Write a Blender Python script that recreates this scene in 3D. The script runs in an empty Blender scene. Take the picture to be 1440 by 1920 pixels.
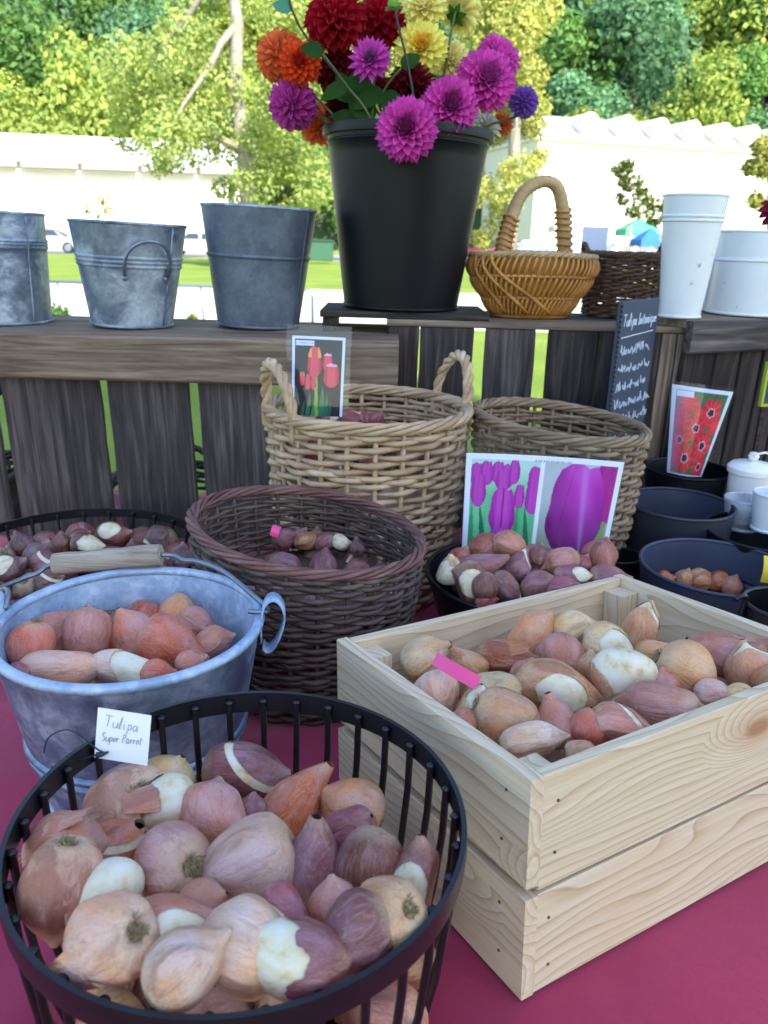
import bpy, math, random
import numpy as np
from mathutils import Vector, Matrix, Quaternion, noise

random.seed(7)
rng = np.random.default_rng(7)
PI = math.pi
sc = bpy.context.scene
COL = sc.collection

# ------------------------------------------------------------------ camera
H = 1.27                                  # eye height above the grass
FPX, PITCH, ROLL = 1480.0, math.radians(19), math.radians(1.5)
FW = Vector((0, math.cos(PITCH), -math.sin(PITCH)))
_R, _U = Vector((1, 0, 0)), Vector((0, math.sin(PITCH), math.cos(PITCH)))
IX = _R * math.cos(ROLL) + _U * math.sin(ROLL)
IY = -_R * math.sin(ROLL) + _U * math.cos(ROLL)
EYE = Vector((0, 0, H))
cam = bpy.data.cameras.new('camera')
cam.sensor_fit = 'VERTICAL'; cam.sensor_height = 34.6
cam.lens = FPX / 1920 * 34.6
cam.clip_start = 0.02; cam.clip_end = 2000
cam.dof.use_dof = True; cam.dof.focus_distance = 0.72; cam.dof.aperture_fstop = 11
camo = bpy.data.objects.new('camera', cam); COL.objects.link(camo)
m3 = Matrix((IX, IY, -FW)).transposed()
camo.matrix_world = Matrix.Translation(EYE) @ m3.to_4x4()
sc.camera = camo

# ------------------------------------------------------------------ sky, sun, exposure
SUN_EL, SUN_AZ = math.radians(38), math.radians(150)   # azimuth clockwise from +Y (behind, to the right)
sun_dir = Vector((math.sin(SUN_AZ) * math.cos(SUN_EL), math.cos(SUN_AZ) * math.cos(SUN_EL), math.sin(SUN_EL)))
w = bpy.data.worlds.new('World'); sc.world = w; w.use_nodes = True
nt = w.node_tree; bg = nt.nodes['Background']
sky = nt.nodes.new('ShaderNodeTexSky'); sky.sky_type = 'NISHITA'; sky.sun_disc = False
sky.sun_elevation = SUN_EL; sky.sun_rotation = SUN_AZ; sky.air_density = 1.0; sky.dust_density = 1.0; sky.ozone_density = 1.6
nt.links.new(sky.outputs[0], bg.inputs[0]); bg.inputs[1].default_value = 0.15
sl = bpy.data.lights.new('sun', 'SUN'); sl.energy = 3.6; sl.angle = math.radians(0.53); sl.color = (1, .95, .86)
so = bpy.data.objects.new('sun', sl); COL.objects.link(so)
so.rotation_euler = (-sun_dir).to_track_quat('-Z', 'Y').to_euler(); so.location = (6, -8, 20)
sc.view_settings.view_transform = 'Standard'; sc.view_settings.look = 'None'
sc.view_settings.exposure = 1.75; sc.view_settings.gamma = 1; sc.view_settings.use_curve_mapping = False
sc.render.engine = 'CYCLES'
sc.render.resolution_x, sc.render.resolution_y = 768, 1024

# ------------------------------------------------------------------ pixel helpers (a pixel is only a direction)
def ray(px, py): return FW + IX * ((px - 720) / FPX) - IY * ((py - 960) / FPX)
def aty(px, py, Y):
    v = ray(px, py); return EYE + v * (Y / v.y)
def atz(px, py, z):
    v = ray(px, py); return EYE + v * ((z - H) / v.z)
def proj(P):
    P = P - EYE; d = P.dot(FW); return 720 + FPX * P.dot(IX) / d, 960 - FPX * P.dot(IY) / d
def depth(P): return (P - EYE).dot(FW)
def solve_rim(xl, xr, ym, Y):
    c = aty((xl + xr) / 2, ym, Y); r = (xr - xl) / 2 * depth(c) / FPX
    for _ in range(25):
        q = [proj(c + Vector((math.cos(a) * r, math.sin(a) * r, 0))) for a in np.linspace(0, 2 * PI, 73)]
        xs = [a for a, b in q]; ys = [b for a, b in q]
        k = depth(c) / FPX
        r *= (xr - xl) / (max(xs) - min(xs))
        c.x += ((xl + xr) - (max(xs) + min(xs))) / 2 * k
        c.z -= (ym - (max(ys) + min(ys)) / 2) * k * .9
    return c, r

# ------------------------------------------------------------------ object helpers
def lin(h, k=1.0):
    h = h.lstrip('#'); o = []
    for i in (0, 2, 4):
        c = int(h[i:i + 2], 16) / 255
        o.append(k * (c / 12.92 if c <= .04045 else ((c + .055) / 1.055) ** 2.4))
    return tuple(o) + (1,)
class MB:
    def __init__(s): s.v = []; s.f = []; s.m = []
    def add(s, v, f, m=0):
        o = len(s.v); s.v += [tuple(p) for p in v]; s.f += [tuple(i + o for i in q) for q in f]; s.m += [m] * len(f); return s
    def box(s, lo, hi, m=0, bev=0.0):
        x0, y0, z0 = lo; x1, y1, z1 = hi
        if bev <= 0:
            v = [(x0, y0, z0), (x1, y0, z0), (x1, y1, z0), (x0, y1, z0), (x0, y0, z1), (x1, y0, z1), (x1, y1, z1), (x0, y1, z1)]
            return s.add(v, [(0, 3, 2, 1), (4, 5, 6, 7), (0, 1, 5, 4), (1, 2, 6, 5), (2, 3, 7, 6), (3, 0, 4, 7)], m)
        b = bev; v = []; idx = {}
        for i, (sx, X) in enumerate(((-1, x0), (1, x1))):
            for j, (sy, Yv) in enumerate(((-1, y0), (1, y1))):
                for k, (sz, Z) in enumerate(((-1, z0), (1, z1))):
                    for a in range(3):
                        p = [X, Yv, Z]
                        for t, sg in enumerate((sx, sy, sz)):
                            if t != a: p[t] -= sg * b
                        idx[i, j, k, a] = len(v); v.append(tuple(p))
        f = []
        g = lambda i, j, k, a: idx[i, j, k, a]
        for i in (0, 1):
            f.append(tuple(g(i, j, k, 0) for j, k in ((0, 0), (1, 0), (1, 1), (0, 1))))
            f.append(tuple(g(j, i, k, 1) for j, k in ((0, 0), (0, 1), (1, 1), (1, 0))))
            f.append(tuple(g(j, k, i, 2) for j, k in ((0, 0), (1, 0), (1, 1), (0, 1))))
        for i in (0, 1):
            for j in (0, 1):
                f.append((g(i, j, 0, 0), g(i, j, 1, 0), g(i, j, 1, 1), g(i, j, 0, 1)))
                f.append((g(i, 0, j, 0), g(i, 1, j, 0), g(i, 1, j, 2), g(i, 0, j, 2)))
                f.append((g(0, i, j, 1), g(1, i, j, 1), g(1, i, j, 2), g(0, i, j, 2)))
                for k in (0, 1): f.append((g(i, j, k, 0), g(i, j, k, 1), g(i, j, k, 2)))
        return s.add(v, f, m)
    def lathe(s, prof, n=48, m=0, fn=None):
        v = []; f = []; k = len(prof)
        for i in range(n):
            a = 2 * PI * i / n
            for r, z in prof:
                p = (r * math.cos(a), r * math.sin(a), z)
                v.append(fn(p) if fn else p)
        for i in range(n):
            j = (i + 1) % n
            for t in range(k - 1): f.append((i * k + t, j * k + t, j * k + t + 1, i * k + t + 1))
        return s.add(v, f, m)
    def tube(s, pts, rad, n=6, closed=False, m=0, caps=True):
        pts = [Vector(p) for p in pts]; k = len(pts)
        if not hasattr(rad, '__len__'): rad = [rad] * k
        v = []; f = []; up = None
        for i, p in enumerate(pts):
            a = pts[(i - 1) % k] if (closed or i > 0) else p
            b = pts[(i + 1) % k] if (closed or i < k - 1) else p
            t = (b - a).normalized()
            if up is None:
                up = Vector((0, 0, 1)) if abs(t.z) < .9 else Vector((1, 0, 0))
            up = (up - t * up.dot(t)).normalized(); sd = t.cross(up)
            for j in range(n):
                c = 2 * PI * j / n
                v.append(p + (up * math.cos(c) + sd * math.sin(c)) * rad[i])
        for i in range(k if closed else k - 1):
            i2 = (i + 1) % k
            for j in range(n): f.append((i * n + j, i * n + (j + 1) % n, i2 * n + (j + 1) % n, i2 * n + j))
        if caps and not closed:
            f.append(tuple(range(n - 1, -1, -1))); f.append(tuple((k - 1) * n + j for j in range(n)))
        return s.add(v, f, m)
    def mesh(s, name, mats, smooth=False, angle=None):
        me = bpy.data.meshes.new(name); me.from_pydata(s.v, [], s.f); me.update()
        for mt in (mats if isinstance(mats, (list, tuple)) else [mats]): me.materials.append(mt)
        if any(s.m): me.polygons.foreach_set('material_index', s.m)
        if smooth: me.polygons.foreach_set('use_smooth', [True] * len(s.f))
        if angle: me.set_sharp_from_angle(angle=math.radians(angle))
        return me
def link(name, me, parent=None, mw=None):
    o = bpy.data.objects.new(name, me); COL.objects.link(o)
    if parent: o.parent = parent
    if mw is not None: o.matrix_local = mw
    return o
def obj(name, mb, mat, parent=None, smooth=False, angle=None, mw=None): return link(name, mb.mesh(name, mat, smooth, angle), parent, mw)
def tag(o, label, cat, group=None):
    o['label'] = label; o['category'] = cat
    if group: o['group'] = group
    return o
def thing(name, label, cat, group=None, mw=None):
    o = bpy.data.objects.new(name, None); COL.objects.link(o); o.empty_display_size = .05
    if mw is not None: o.matrix_world = mw
    return tag(o, label, cat, group)
def structure(o): o['kind'] = 'structure'; return o
def T(x, y=None, z=None): return Matrix.Translation((x, y, z) if y is not None else x)
def RZ(a): return Matrix.Rotation(a, 4, 'Z')
def npmesh(name, V, Fq, mats, smooth=False):
    me = bpy.data.meshes.new(name); n = len(V); k = Fq.shape[1]; m = len(Fq)
    me.vertices.add(n); me.vertices.foreach_set('co', V.astype(np.float32).ravel())
    me.loops.add(m * k); me.loops.foreach_set('vertex_index', Fq.astype(np.int32).ravel())
    me.polygons.add(m); me.polygons.foreach_set('loop_start', np.arange(0, m * k, k, dtype=np.int32))
    me.update(calc_edges=True)
    for mt in mats: me.materials.append(mt)
    if smooth: me.polygons.foreach_set('use_smooth', [True] * m)
    return me

# ------------------------------------------------------------------ materials
class NT:
    def __init__(s, name):
        s.mat = bpy.data.materials.new(name); s.mat.use_nodes = True; s.t = s.mat.node_tree
        s.b = s.t.nodes['Principled BSDF']; s.out = s.t.nodes['Material Output']
    def n(s, typ, **kw):
        x = s.t.nodes.new('ShaderNode' + typ)
        for k, v in kw.items():
            if hasattr(x, k) and k not in x.inputs: setattr(x, k, v)
            else: s.set(x, k.replace('_', ' '), v)
        return x
    def set(s, x, k, v):
        i = x.inputs[k]
        if hasattr(v, 'is_output') or isinstance(v, bpy.types.NodeSocket): s.t.links.new(v, i)
        else: i.default_value = v
    def bs(s, **kw):
        for k, v in kw.items(): s.set(s.b, {'col': 'Base Color', 'rough': 'Roughness', 'metal': 'Metallic', 'nor': 'Normal', 'spec': 'Specular IOR Level', 'coat': 'Coat Weight', 'sub': 'Subsurface Weight'}.get(k, k), v)
    def coord(s, scale=(1, 1, 1), rnd=True, which='Object'):
        tc = s.n('TexCoord'); src = tc.outputs[which]
        if rnd:
            oi = s.n('ObjectInfo'); ml = s.n('Math', operation='MULTIPLY'); s.t.links.new(oi.outputs['Random'], ml.inputs[0]); ml.inputs[1].default_value = 37.0
            ad = s.n('VectorMath', operation='ADD'); s.t.links.new(src, ad.inputs[0]); s.t.links.new(ml.outputs[0], ad.inputs[1]); src = ad.outputs[0]
        mp = s.n('Mapping'); s.t.links.new(src, mp.inputs[0]); mp.inputs['Scale'].default_value = scale
        return mp.outputs[0]
    def noise(s, vec, scale=5, detail=4, rough=.55, dist=0):
        x = s.n('TexNoise'); s.t.links.new(vec, x.inputs['Vector']); x.inputs['Scale'].default_value = scale
        x.inputs['Detail'].default_value = detail; x.inputs['Roughness'].default_value = rough; x.inputs['Distortion'].default_value = dist
        return x.outputs['Fac']
    def ramp(s, fac, stops):
        x = s.n('ValToRGB'); s.t.links.new(fac, x.inputs[0]); e = x.color_ramp.elements
        while len(e) > 1: e.remove(e[-1])
        e[0].position = stops[0][0]; e[0].color = stops[0][1]
        for p, c in stops[1:]:
            y = e.new(p); y.color = c
        return x.outputs[0]
    def rng(s, fac, a, b, lo=0, hi=1):
        x = s.n('MapRange'); s.t.links.new(fac, x.inputs[0])
        for i, v in enumerate((a, b, lo, hi)): x.inputs[i + 1].default_value = v
        return x.outputs[0]
    def mix(s, fac, a, b, mode='MIX'):
        x = s.n('MixRGB', blend_type=mode)
        for k, v in ((0, fac), (1, a), (2, b)): s.set(x, k, v)
        return x.outputs[0]
    def bump(s, hgt, strength=.3, dist=.01):
        x = s.n('Bump'); s.t.links.new(hgt, x.inputs['Height']); x.inputs['Strength'].default_value = strength; x.inputs['Distance'].default_value = dist
        s.bs(nor=x.outputs[0])
    def ocol(s): return s.n('ObjectInfo').outputs['Color']
    def orand(s): return s.n('ObjectInfo').outputs['Random']
G = lambda v, a=1: (v, v, v, 1)

def m_plain(name, col, rough=.6, metal=0, var=.25, scale=30, bump=.1, dist=.002, **kw):
    t = NT(name); c = t.coord(); f = t.noise(c, scale, 5)
    k = lambda q: tuple(min(1, x * q) for x in col[:3]) + (1,)
    t.bs(col=t.ramp(f, [(.3, k(1 - var)), (.7, k(1 + var))]), rough=rough, metal=metal, **kw)
    if bump: t.bump(f, bump, dist)
    return t.mat
def m_wood(name, dark, mid, light, g=1.0, stain=None, rough=.75):
    t = NT(name); c = t.coord((3 * g, 60 * g, 60 * g)); c2 = t.coord((2.5 * g, 9 * g, 9 * g))
    f = t.noise(c, 1.6, 7, .62, .6); f2 = t.noise(c2, 1.7, 5)
    col = t.ramp(f, [(.28, dark), (.5, mid), (.74, light)])
    col = t.mix(t.rng(f2, .38, .68), col, t.mix(.55, col, stain or dark), 'MIX')
    rd = t.rng(t.orand(), 0, 1, .72, 1.2)
    col = t.mix(1.0, col, t.n('CombineColor', Red=rd, Green=rd, Blue=rd).outputs[0], 'MULTIPLY')
    t.bs(col=col, rough=rough, spec=.25); t.bump(f, .55, .002); return t.mat
def m_pine():
    t = NT('fresh_pine'); c = t.coord((1, 1, 1)); tc = t.coord((.9, 13, 13))
    warp = t.noise(t.coord((2.0, 9, 9)), 1.0, 2)
    vo = t.n('TexVoronoi'); t.t.links.new(t.coord((4.2, 9.0, 9.0)), vo.inputs['Vector']); vo.inputs['Scale'].default_value = 1.0
    kd = vo.outputs['Distance']
    sep = t.n('SeparateXYZ'); t.t.links.new(tc, sep.inputs[0])
    yz = t.n('Math', operation='ADD'); t.t.links.new(sep.outputs[1], yz.inputs[0]); t.t.links.new(sep.outputs[2], yz.inputs[1])
    kn = t.rng(kd, 0, .30, 1.1, 0)
    a1 = t.n('Math', operation='MULTIPLY_ADD'); t.t.links.new(warp, a1.inputs[0]); a1.inputs[1].default_value = 2.3; t.t.links.new(yz.outputs[0], a1.inputs[2])
    a2 = t.n('Math', operation='ADD'); t.t.links.new(a1.outputs[0], a2.inputs[0]); t.t.links.new(kn, a2.inputs[1])
    fr = t.n('Math', operation='MULTIPLY'); t.t.links.new(a2.outputs[0], fr.inputs[0]); fr.inputs[1].default_value = 7.5
    sn = t.n('Math', operation='FRACT'); t.t.links.new(fr.outputs[0], sn.inputs[0])
    grain = t.ramp(sn.outputs[0], [(0, lin('#dccbb0')), (.55, lin('#d5c0a0')), (.86, lin('#c4a882')), (.95, lin('#ab8862')), (1, lin('#d4be9e'))])
    fine = t.noise(t.coord((10, 260, 260)), 1, 4)
    col = t.mix(.35, grain, t.ramp(fine, [(.3, lin('#bfa988')), (.7, lin('#e4d5bc'))]))
    big = t.noise(c, 7, 3); col = t.mix(t.rng(big, .5, .75, 0, .35), col, lin('#d8b48e'))
    col = t.mix(t.rng(kd, .075, .11, .8, 0), col, lin('#8d5a3c'))
    col = t.mix(t.rng(kd, .11, .20, .4, 0), col, lin('#b98a62'))
    t.bs(col=col, rough=.62, spec=.3); t.bump(fine, .25, .0008); return t.mat
def m_galv(name, a, b, c, metal=.55, rough=.42, sp=26):
    t = NT(name); co = t.coord(); n1 = t.noise(co, sp, 8, .68, .4); n2 = t.noise(t.coord((1, 1, .35)), 9, 4)
    vo = t.n('TexVoronoi'); t.t.links.new(co, vo.inputs['Vector']); vo.inputs['Scale'].default_value = 150
    col = t.ramp(n1, [(.36, a), (.5, b), (.64, c)])
    col = t.mix(t.rng(n2, .45, .66, 0, .6), col, c)
    bw = t.n('RGBToBW'); t.t.links.new(vo.outputs['Color'], bw.inputs[0]); col = t.mix(.16, col, bw.outputs[0], 'OVERLAY')
    t.bs(col=col, metal=metal, rough=t.rng(n1, .3, .7, rough - .1, rough + .14)); t.bump(n1, .12, .002); return t.mat
def m_paint(name, col, rough=.4, chips=None, var=.06, metal=0, scale=14, spec=.5):
    t = NT(name); co = t.coord(); f = t.noise(co, scale, 6, .6); k = lambda q: tuple(min(1, x * q) for x in col[:3]) + (1,)
    cc = t.ramp(f, [(.3, k(1 - var)), (.7, k(1 + var))])
    if chips: cc = t.mix(t.rng(t.noise(co, scale * 3, 6, .7), .66, .7), cc, chips)
    t.bs(col=cc, rough=rough, metal=metal, spec=spec); t.bump(f, .06, .003); return t.mat
def m_wicker(name, cs, spec=.35, rough=.55):
    t = NT(name); f = t.noise(t.coord((18, 18, 40)), 1, 5, .65); r = t.orand()
    col = t.ramp(f, [(.25, cs[0]), (.5, cs[1]), (.78, cs[2])])
    col = t.mix(t.rng(r, 0, 1, 0, .75), col, t.ramp(t.noise(t.coord((7, 7, 7)), 1, 3), [(.35, cs[3]), (.65, cs[1])]))
    t.bs(col=col, rough=rough, spec=spec); t.bump(f, .5, .002); return t.mat
def m_skin():
    t = NT('bulb_skin'); oc = t.ocol(); big = t.noise(t.coord((1, 1, 1)), 1.7, 3, .55, .5); big2 = t.noise(t.coord((1.3, 1.3, .8)), 2.3, 3)
    vein = t.noise(t.coord((17, 17, 1.6)), 1, 6, .62, .35); fine = t.noise(t.coord((60, 60, 9)), 1, 3)
    spot = t.noise(t.coord((1, 1, 1)), 11, 5, .7)
    warm = t.mix(1, oc, (1.0, .70, .46, 1), 'MULTIPLY'); bloom = t.mix(.38, oc, lin('#cdaeb8')); shadeb = t.mix(1, oc, (.50, .36, .34, 1), 'MULTIPLY')
    col = t.mix(t.rng(big, .36, .66), warm, oc)
    col = t.mix(t.rng(big2, .46, .72, 0, .75), col, bloom)
    big3 = t.noise(t.coord((1.6, 1.6, 1.2)), 1.9, 4, .6, .8); col = t.mix(t.rng(big3, .56, .70, 0, .55), col, shadeb)
    sp = t.n('SeparateXYZ'); t.t.links.new(t.coord(rnd=False), sp.inputs[0])
    col = t.mix(t.rng(sp.outputs[2], -.32, -.5, 0, .55), col, lin('#cdb690'))
    col = t.mix(t.rng(sp.outputs[2], .33, .5, 0, .4), col, lin('#b79a7c'))
    col = t.mix(t.rng(vein, .54, .70, 0, .5), col, t.mix(1, col, (.52, .42, .42, 1), 'MULTIPLY'))
    col = t.mix(t.rng(fine, .5, .75, 0, .22), col, lin('#e3d3c0'))
    col = t.mix(t.rng(spot, .64, .70, 0, .4), col, t.mix(1, col, (.45, .36, .34, 1), 'MULTIPLY'))
    scale_n = t.noise(t.coord((2.0, 2.0, .5)), 1.3, 6, .5, .5); mask = t.rng(scale_n, .50, .62); edge = t.ramp(scale_n, [(.545, G(0)), (.56, G(1)), (.575, G(0))])
    scol = t.mix(.5, t.mix(1, oc, (.62, .42, .34, 1), 'MULTIPLY'), t.mix(t.rng(vein, .4, .65), lin('#5e3426'), lin('#99603c')))
    amt = t.n('Math', operation='MULTIPLY'); t.t.links.new(mask, amt.inputs[0]); t.t.links.new(t.rng(t.orand(), 0, 1, .15, .8), amt.inputs[1])
    col = t.mix(amt.outputs[0], col, scol); em = t.n('Math', operation='MULTIPLY'); t.t.links.new(edge, em.inputs[0]); em.inputs[1].default_value = .16; col = t.mix(em.outputs[0], col, lin('#dcc9ae'))
    vc = t.n('TexVoronoi', feature='DISTANCE_TO_EDGE'); t.t.links.new(t.coord((5, 5, 1.6)), vc.inputs['Vector']); vc.inputs['Scale'].default_value = 1.5
    col = t.mix(t.rng(vc.outputs['Distance'], .0, .02, .3, 0), col, t.mix(1, col, (.45, .36, .34, 1), 'MULTIPLY'))
    ad0 = t.n('Math', operation='ADD'); t.t.links.new(vein, ad0.inputs[0]); t.t.links.new(spot, ad0.inputs[1]); ad = t.n('Math', operation='ADD'); t.t.links.new(ad0.outputs[0], ad.inputs[0]); t.t.links.new(mask, ad.inputs[1])
    t.bs(col=col, rough=t.rng(big2, .3, .7, .27, .45), spec=.55, coat=.1); t.b.inputs['Coat Roughness'].default_value = .3; t.bump(ad.outputs[0], .34, .014); return t.mat
def m_flesh():
    t = NT('bulb_flesh'); f = t.noise(t.coord(), 4, 4); v = t.noise(t.coord((14, 14, 1.5)), 1, 4)
    col = t.ramp(f, [(.35, lin('#dedaca')), (.55, lin('#d8cdac')), (.72, lin('#bda172'))])
    col = t.mix(t.rng(v, .55, .75, 0, .25), col, lin('#c9b48c'))
    t.bs(col=col, rough=.42, spec=.4, sub=.12); t.b.inputs['Subsurface Radius'].default_value = (.006, .004, .002); t.bump(v, .1, .002); return t.mat
def m_leaf(name, trans=.35):
    t = NT(name); oc = t.ocol(); f = t.noise(t.coord((1, 1, 1)), .9, 3); g = t.n('NewGeometry')
    col = t.mix(t.rng(f, .35, .7), t.mix(1, oc, (.72, .82, .75, 1), 'MULTIPLY'), t.mix(1, oc, (1.3, 1.22, 1.0, 1), 'MULTIPLY'))
    rp = g.outputs['Random Per Island']; col = t.mix(t.rng(rp, .75, 1, 0, .6), col, t.mix(1, oc, (1.6, 1.5, 1.15, 1), 'MULTIPLY'))
    d = t.n('BsdfDiffuse', Color=col); tr = t.n('BsdfTranslucent', Color=t.mix(1, col, (1.2, 1.25, .75, 1), 'MULTIPLY'))
    ms = t.n('MixShader'); ms.inputs[0].default_value = trans
    t.t.links.new(d.outputs[0], ms.inputs[1]); t.t.links.new(tr.outputs[0], ms.inputs[2]); t.t.links.new(ms.outputs[0], t.out.inputs[0]); return t.mat
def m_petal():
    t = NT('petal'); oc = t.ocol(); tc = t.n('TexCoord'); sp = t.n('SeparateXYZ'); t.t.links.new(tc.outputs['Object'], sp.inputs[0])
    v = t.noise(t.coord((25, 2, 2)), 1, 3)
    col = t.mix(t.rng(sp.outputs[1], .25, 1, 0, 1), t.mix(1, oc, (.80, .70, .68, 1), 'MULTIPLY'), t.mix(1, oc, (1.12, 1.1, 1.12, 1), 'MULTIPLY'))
    col = t.mix(t.rng(v, .5, .8, 0, .25), col, t.mix(1, col, (.7, .6, .65, 1), 'MULTIPLY'))
    t.bs(col=col, rough=.5, spec=.25); tr = t.n('BsdfTranslucent', Color=col)
    ms = t.n('MixShader'); ms.inputs[0].default_value = .35
    t.t.links.new(t.b.outputs[0], ms.inputs[1]); t.t.links.new(tr.outputs[0], ms.inputs[2]); t.t.links.new(ms.outputs[0], t.out.inputs[0]); return t.mat
def m_print():
    t = NT('printed_photo'); a = t.n('Attribute', attribute_name='ink'); t.bs(col=a.outputs['Color'], rough=.45, spec=.2, coat=.05); t.b.inputs['Coat Roughness'].default_value = .12; return t.mat
def m_clear(name='clear_laminate', tint=(.93, .95, 1, 1), gl=.022, haze=.010):
    t = NT(name); tr = t.n('BsdfTransparent', Color=tint); g = t.n('BsdfGlossy', Color=(1, 1, 1, 1)); g.inputs['Roughness'].default_value = .07
    d = t.n('BsdfDiffuse', Color=(.75, .78, .82, 1)); a = t.n('MixShader'); a.inputs[0].default_value = gl; b = t.n('MixShader')
    s = t.noise(t.coord(), 14, 4); t.set(b, 0, t.rng(s, .4, .75, haze * .5, haze * 1.8))
    t.t.links.new(tr.outputs[0], a.inputs[1]); t.t.links.new(g.outputs[0], a.inputs[2]); t.t.links.new(a.outputs[0], b.inputs[1]); t.t.links.new(d.outputs[0], b.inputs[2])
    t.t.links.new(b.outputs[0], t.out.inputs[0]); return t.mat
def m_glass(name='window_glass', col=(.03, .04, .05, 1)):
    t = NT(name); t.bs(col=col, rough=.06, spec=.8); return t.mat
def m_cloth():
    t = NT('crimson_cloth'); c = t.coord(rnd=False)
    wv = t.n('TexWave', bands_direction='X'); t.t.links.new(c, wv.inputs[0]); wv.inputs['Scale'].default_value = 420
    wv2 = t.n('TexWave', bands_direction='Y'); t.t.links.new(c, wv2.inputs[0]); wv2.inputs['Scale'].default_value = 420
    ad = t.n('Math', operation='ADD'); t.t.links.new(wv.outputs['Fac'], ad.inputs[0]); t.t.links.new(wv2.outputs['Fac'], ad.inputs[1])
    f = t.noise(c, 6, 5); fine = t.noise(c, 260, 2)
    col = t.ramp(f, [(.3, lin('#9c2a4c')), (.7, lin('#b23a5a'))]); col = t.mix(t.rng(fine, .4, .7, 0, .3), col, lin('#8f2a48'))
    t.bs(col=col, rough=.85, spec=.15); t.b.inputs['Sheen Weight'].default_value = .25; t.bump(ad.outputs[0], .15, .0006); return t.mat
def m_grass():
    t = NT('lawn'); c = t.coord(rnd=False); f = t.noise(c, .5, 4); g = t.noise(c, 35, 5, .7)
    col = t.ramp(f, [(.3, lin('#75903c')), (.7, lin('#98a654'))]); col = t.mix(t.rng(g, .35, .7), t.mix(1, col, (.55, .62, .5, 1), 'MULTIPLY'), col)
    t.bs(col=col, rough=.9, spec=.1); t.bump(g, .8, .03); return t.mat

PINE = m_pine(); SKIN = m_skin(); FLESH = m_flesh(); LEAF = m_leaf('leaf'); PETAL = m_petal(); PRINT = m_print(); CLEAR = m_clear(); GLASS = m_glass()
CLOTH = m_cloth(); LAWN = m_grass()
OLDWOOD = m_wood('weathered_plank', lin('#221e1f'), lin('#4d4646'), lin('#7b726f'), 1, lin('#2e2a2c'))
OLDWOOD_LT = m_wood('weathered_rail', lin('#4a3c34'), lin('#8a7968'), lin('#b0a08c'), 1, lin('#493830'))
OLDWOOD_DK = m_wood('dark_plank', lin('#151213'), lin('#383130'), lin('#5e5550'), 1, lin('#211c1e'))
GRIPWOOD = m_wood('worn_grip_wood', lin('#6f655c'), lin('#a89c8e'), lin('#c4b8aa'), 2, lin('#8d8274'))
GALV = m_galv('galvanised_steel', lin('#53637d'), lin('#70829d'), lin('#a6b6ca'))
GALV_SKYLIT = m_galv('galvanised_skylit', lin('#7f97b4'), lin('#94abc8'), lin('#b8cade'), .25, .5)  # paler, bluer copy of the steel: sky light put into the colour
GALV_DULL = m_galv('dull_zinc', lin('#4c586a'), lin('#6f7d90'), lin('#b0bdc9'), .35, .45, 16)
ZINC_DARK = m_galv('charcoal_zinc', lin('#475061'), lin('#545e6f'), lin('#6f7a8b'), .3, .45, 9)
SLATE_MET = m_paint('slate_painted_metal', lin('#3b4358'), .45, None, .12, .2)
ANTHRA = m_paint('anthracite_metal', lin('#343a45'), .45, None, .12, .2)
BLACK_MET = m_paint('black_powder_coat', lin('#14141a'), .34, None, .2, 0, 60)
BLACK_PL = m_paint('black_plastic', lin('#0c0e15'), .45, None, .15, 0, 8, .3)
WHITE_EN = m_paint('white_enamel', lin('#dfe6ea'), .35, lin('#8a8c8c'), .04)
WHITE_PL = m_paint('white_plastic', lin('#e6e8e6'), .4)
STEEL = m_paint('plain_wire', lin('#7c8794'), .35, None, .15, .7)
PAPER = m_plain('paper', lin('#eceeee'), .7, 0, .02, 12, .02)
W_LIGHT = m_wicker('willow_buff', [lin('#6a553f'), lin('#b89f80'), lin('#dccbb0'), lin('#8c684c')])
W_GREY = m_wicker('willow_grey', [lin('#4c3d2e'), lin('#8e795f'), lin('#b8a486'), lin('#66503c')])
W_DARK = m_wicker('willow_brown', [lin('#1f1817'), lin('#54463f'), lin('#85786e'), lin('#453331')])
W_RED = m_wicker('willow_bark', [lin('#33211f'), lin('#6b473f'), lin('#94796f'), lin('#6c5156')])
W_HONEY = m_wicker('willow_honey', [lin('#7a4a1e'), lin('#b97f3a'), lin('#d8ac66'), lin('#94602c')], .5, .4)
W_CHOC = m_wicker('willow_chocolate', [lin('#2c1d18'), lin('#59402f'), lin('#75594a'), lin('#3d2820')])
W_BLACK = m_wicker('willow_black', [lin('#141210'), lin('#2a2522'), lin('#3d3632'), lin('#1d1917')])
CANE = m_wicker('cane_wrap', [lin('#8a6f4c'), lin('#b59a70'), lin('#cdb68e'), lin('#9d8058')])
SLATE = m_plain('slate_board', lin('#2f3a52'), .6, 0, .12, 9, .05)
CHALK = m_plain('chalk', lin('#c3d0e4'), .9, 0, .1, 90, 0)
PINKTAG = m_plain('pink_plastic_tag', lin('#e2488a'), .4, 0, .04, 20, 0)
YELLOWTAG = m_plain('yellow_plastic_tag', lin('#d8c23a'), .4, 0, .04, 20, 0)
INK = m_plain('pencil_grey', lin('#a9b0bb'), .8, 0, .1, 60, 0)
DARKCORD = m_plain('navy_cord', lin('#1c2038'), .5, 0, .1, 60, 0)
STEMG = m_plain('flower_stem', lin('#4c5a2c'), .5, 0, .25, 20, .1)
STEMD = m_plain('dark_stem', lin('#2c2320'), .5, 0, .25, 20, .1)
BARK = m_wood('tree_bark', lin('#6d665c'), lin('#9a9284'), lin('#bdb6aa'), .12, lin('#7c7468'))
WALLW = m_plain('pale_render', lin('#dcd6c8'), .85, 0, .05, .6, .05)
ROOFW = m_plain('pale_sheet_roof', lin('#c9c8c4'), .5, 0, .05, .5, .05)
GUTTER = m_plain('gutter_zinc', lin('#8f9188'), .5, 0, .08, 1, 0)
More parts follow.
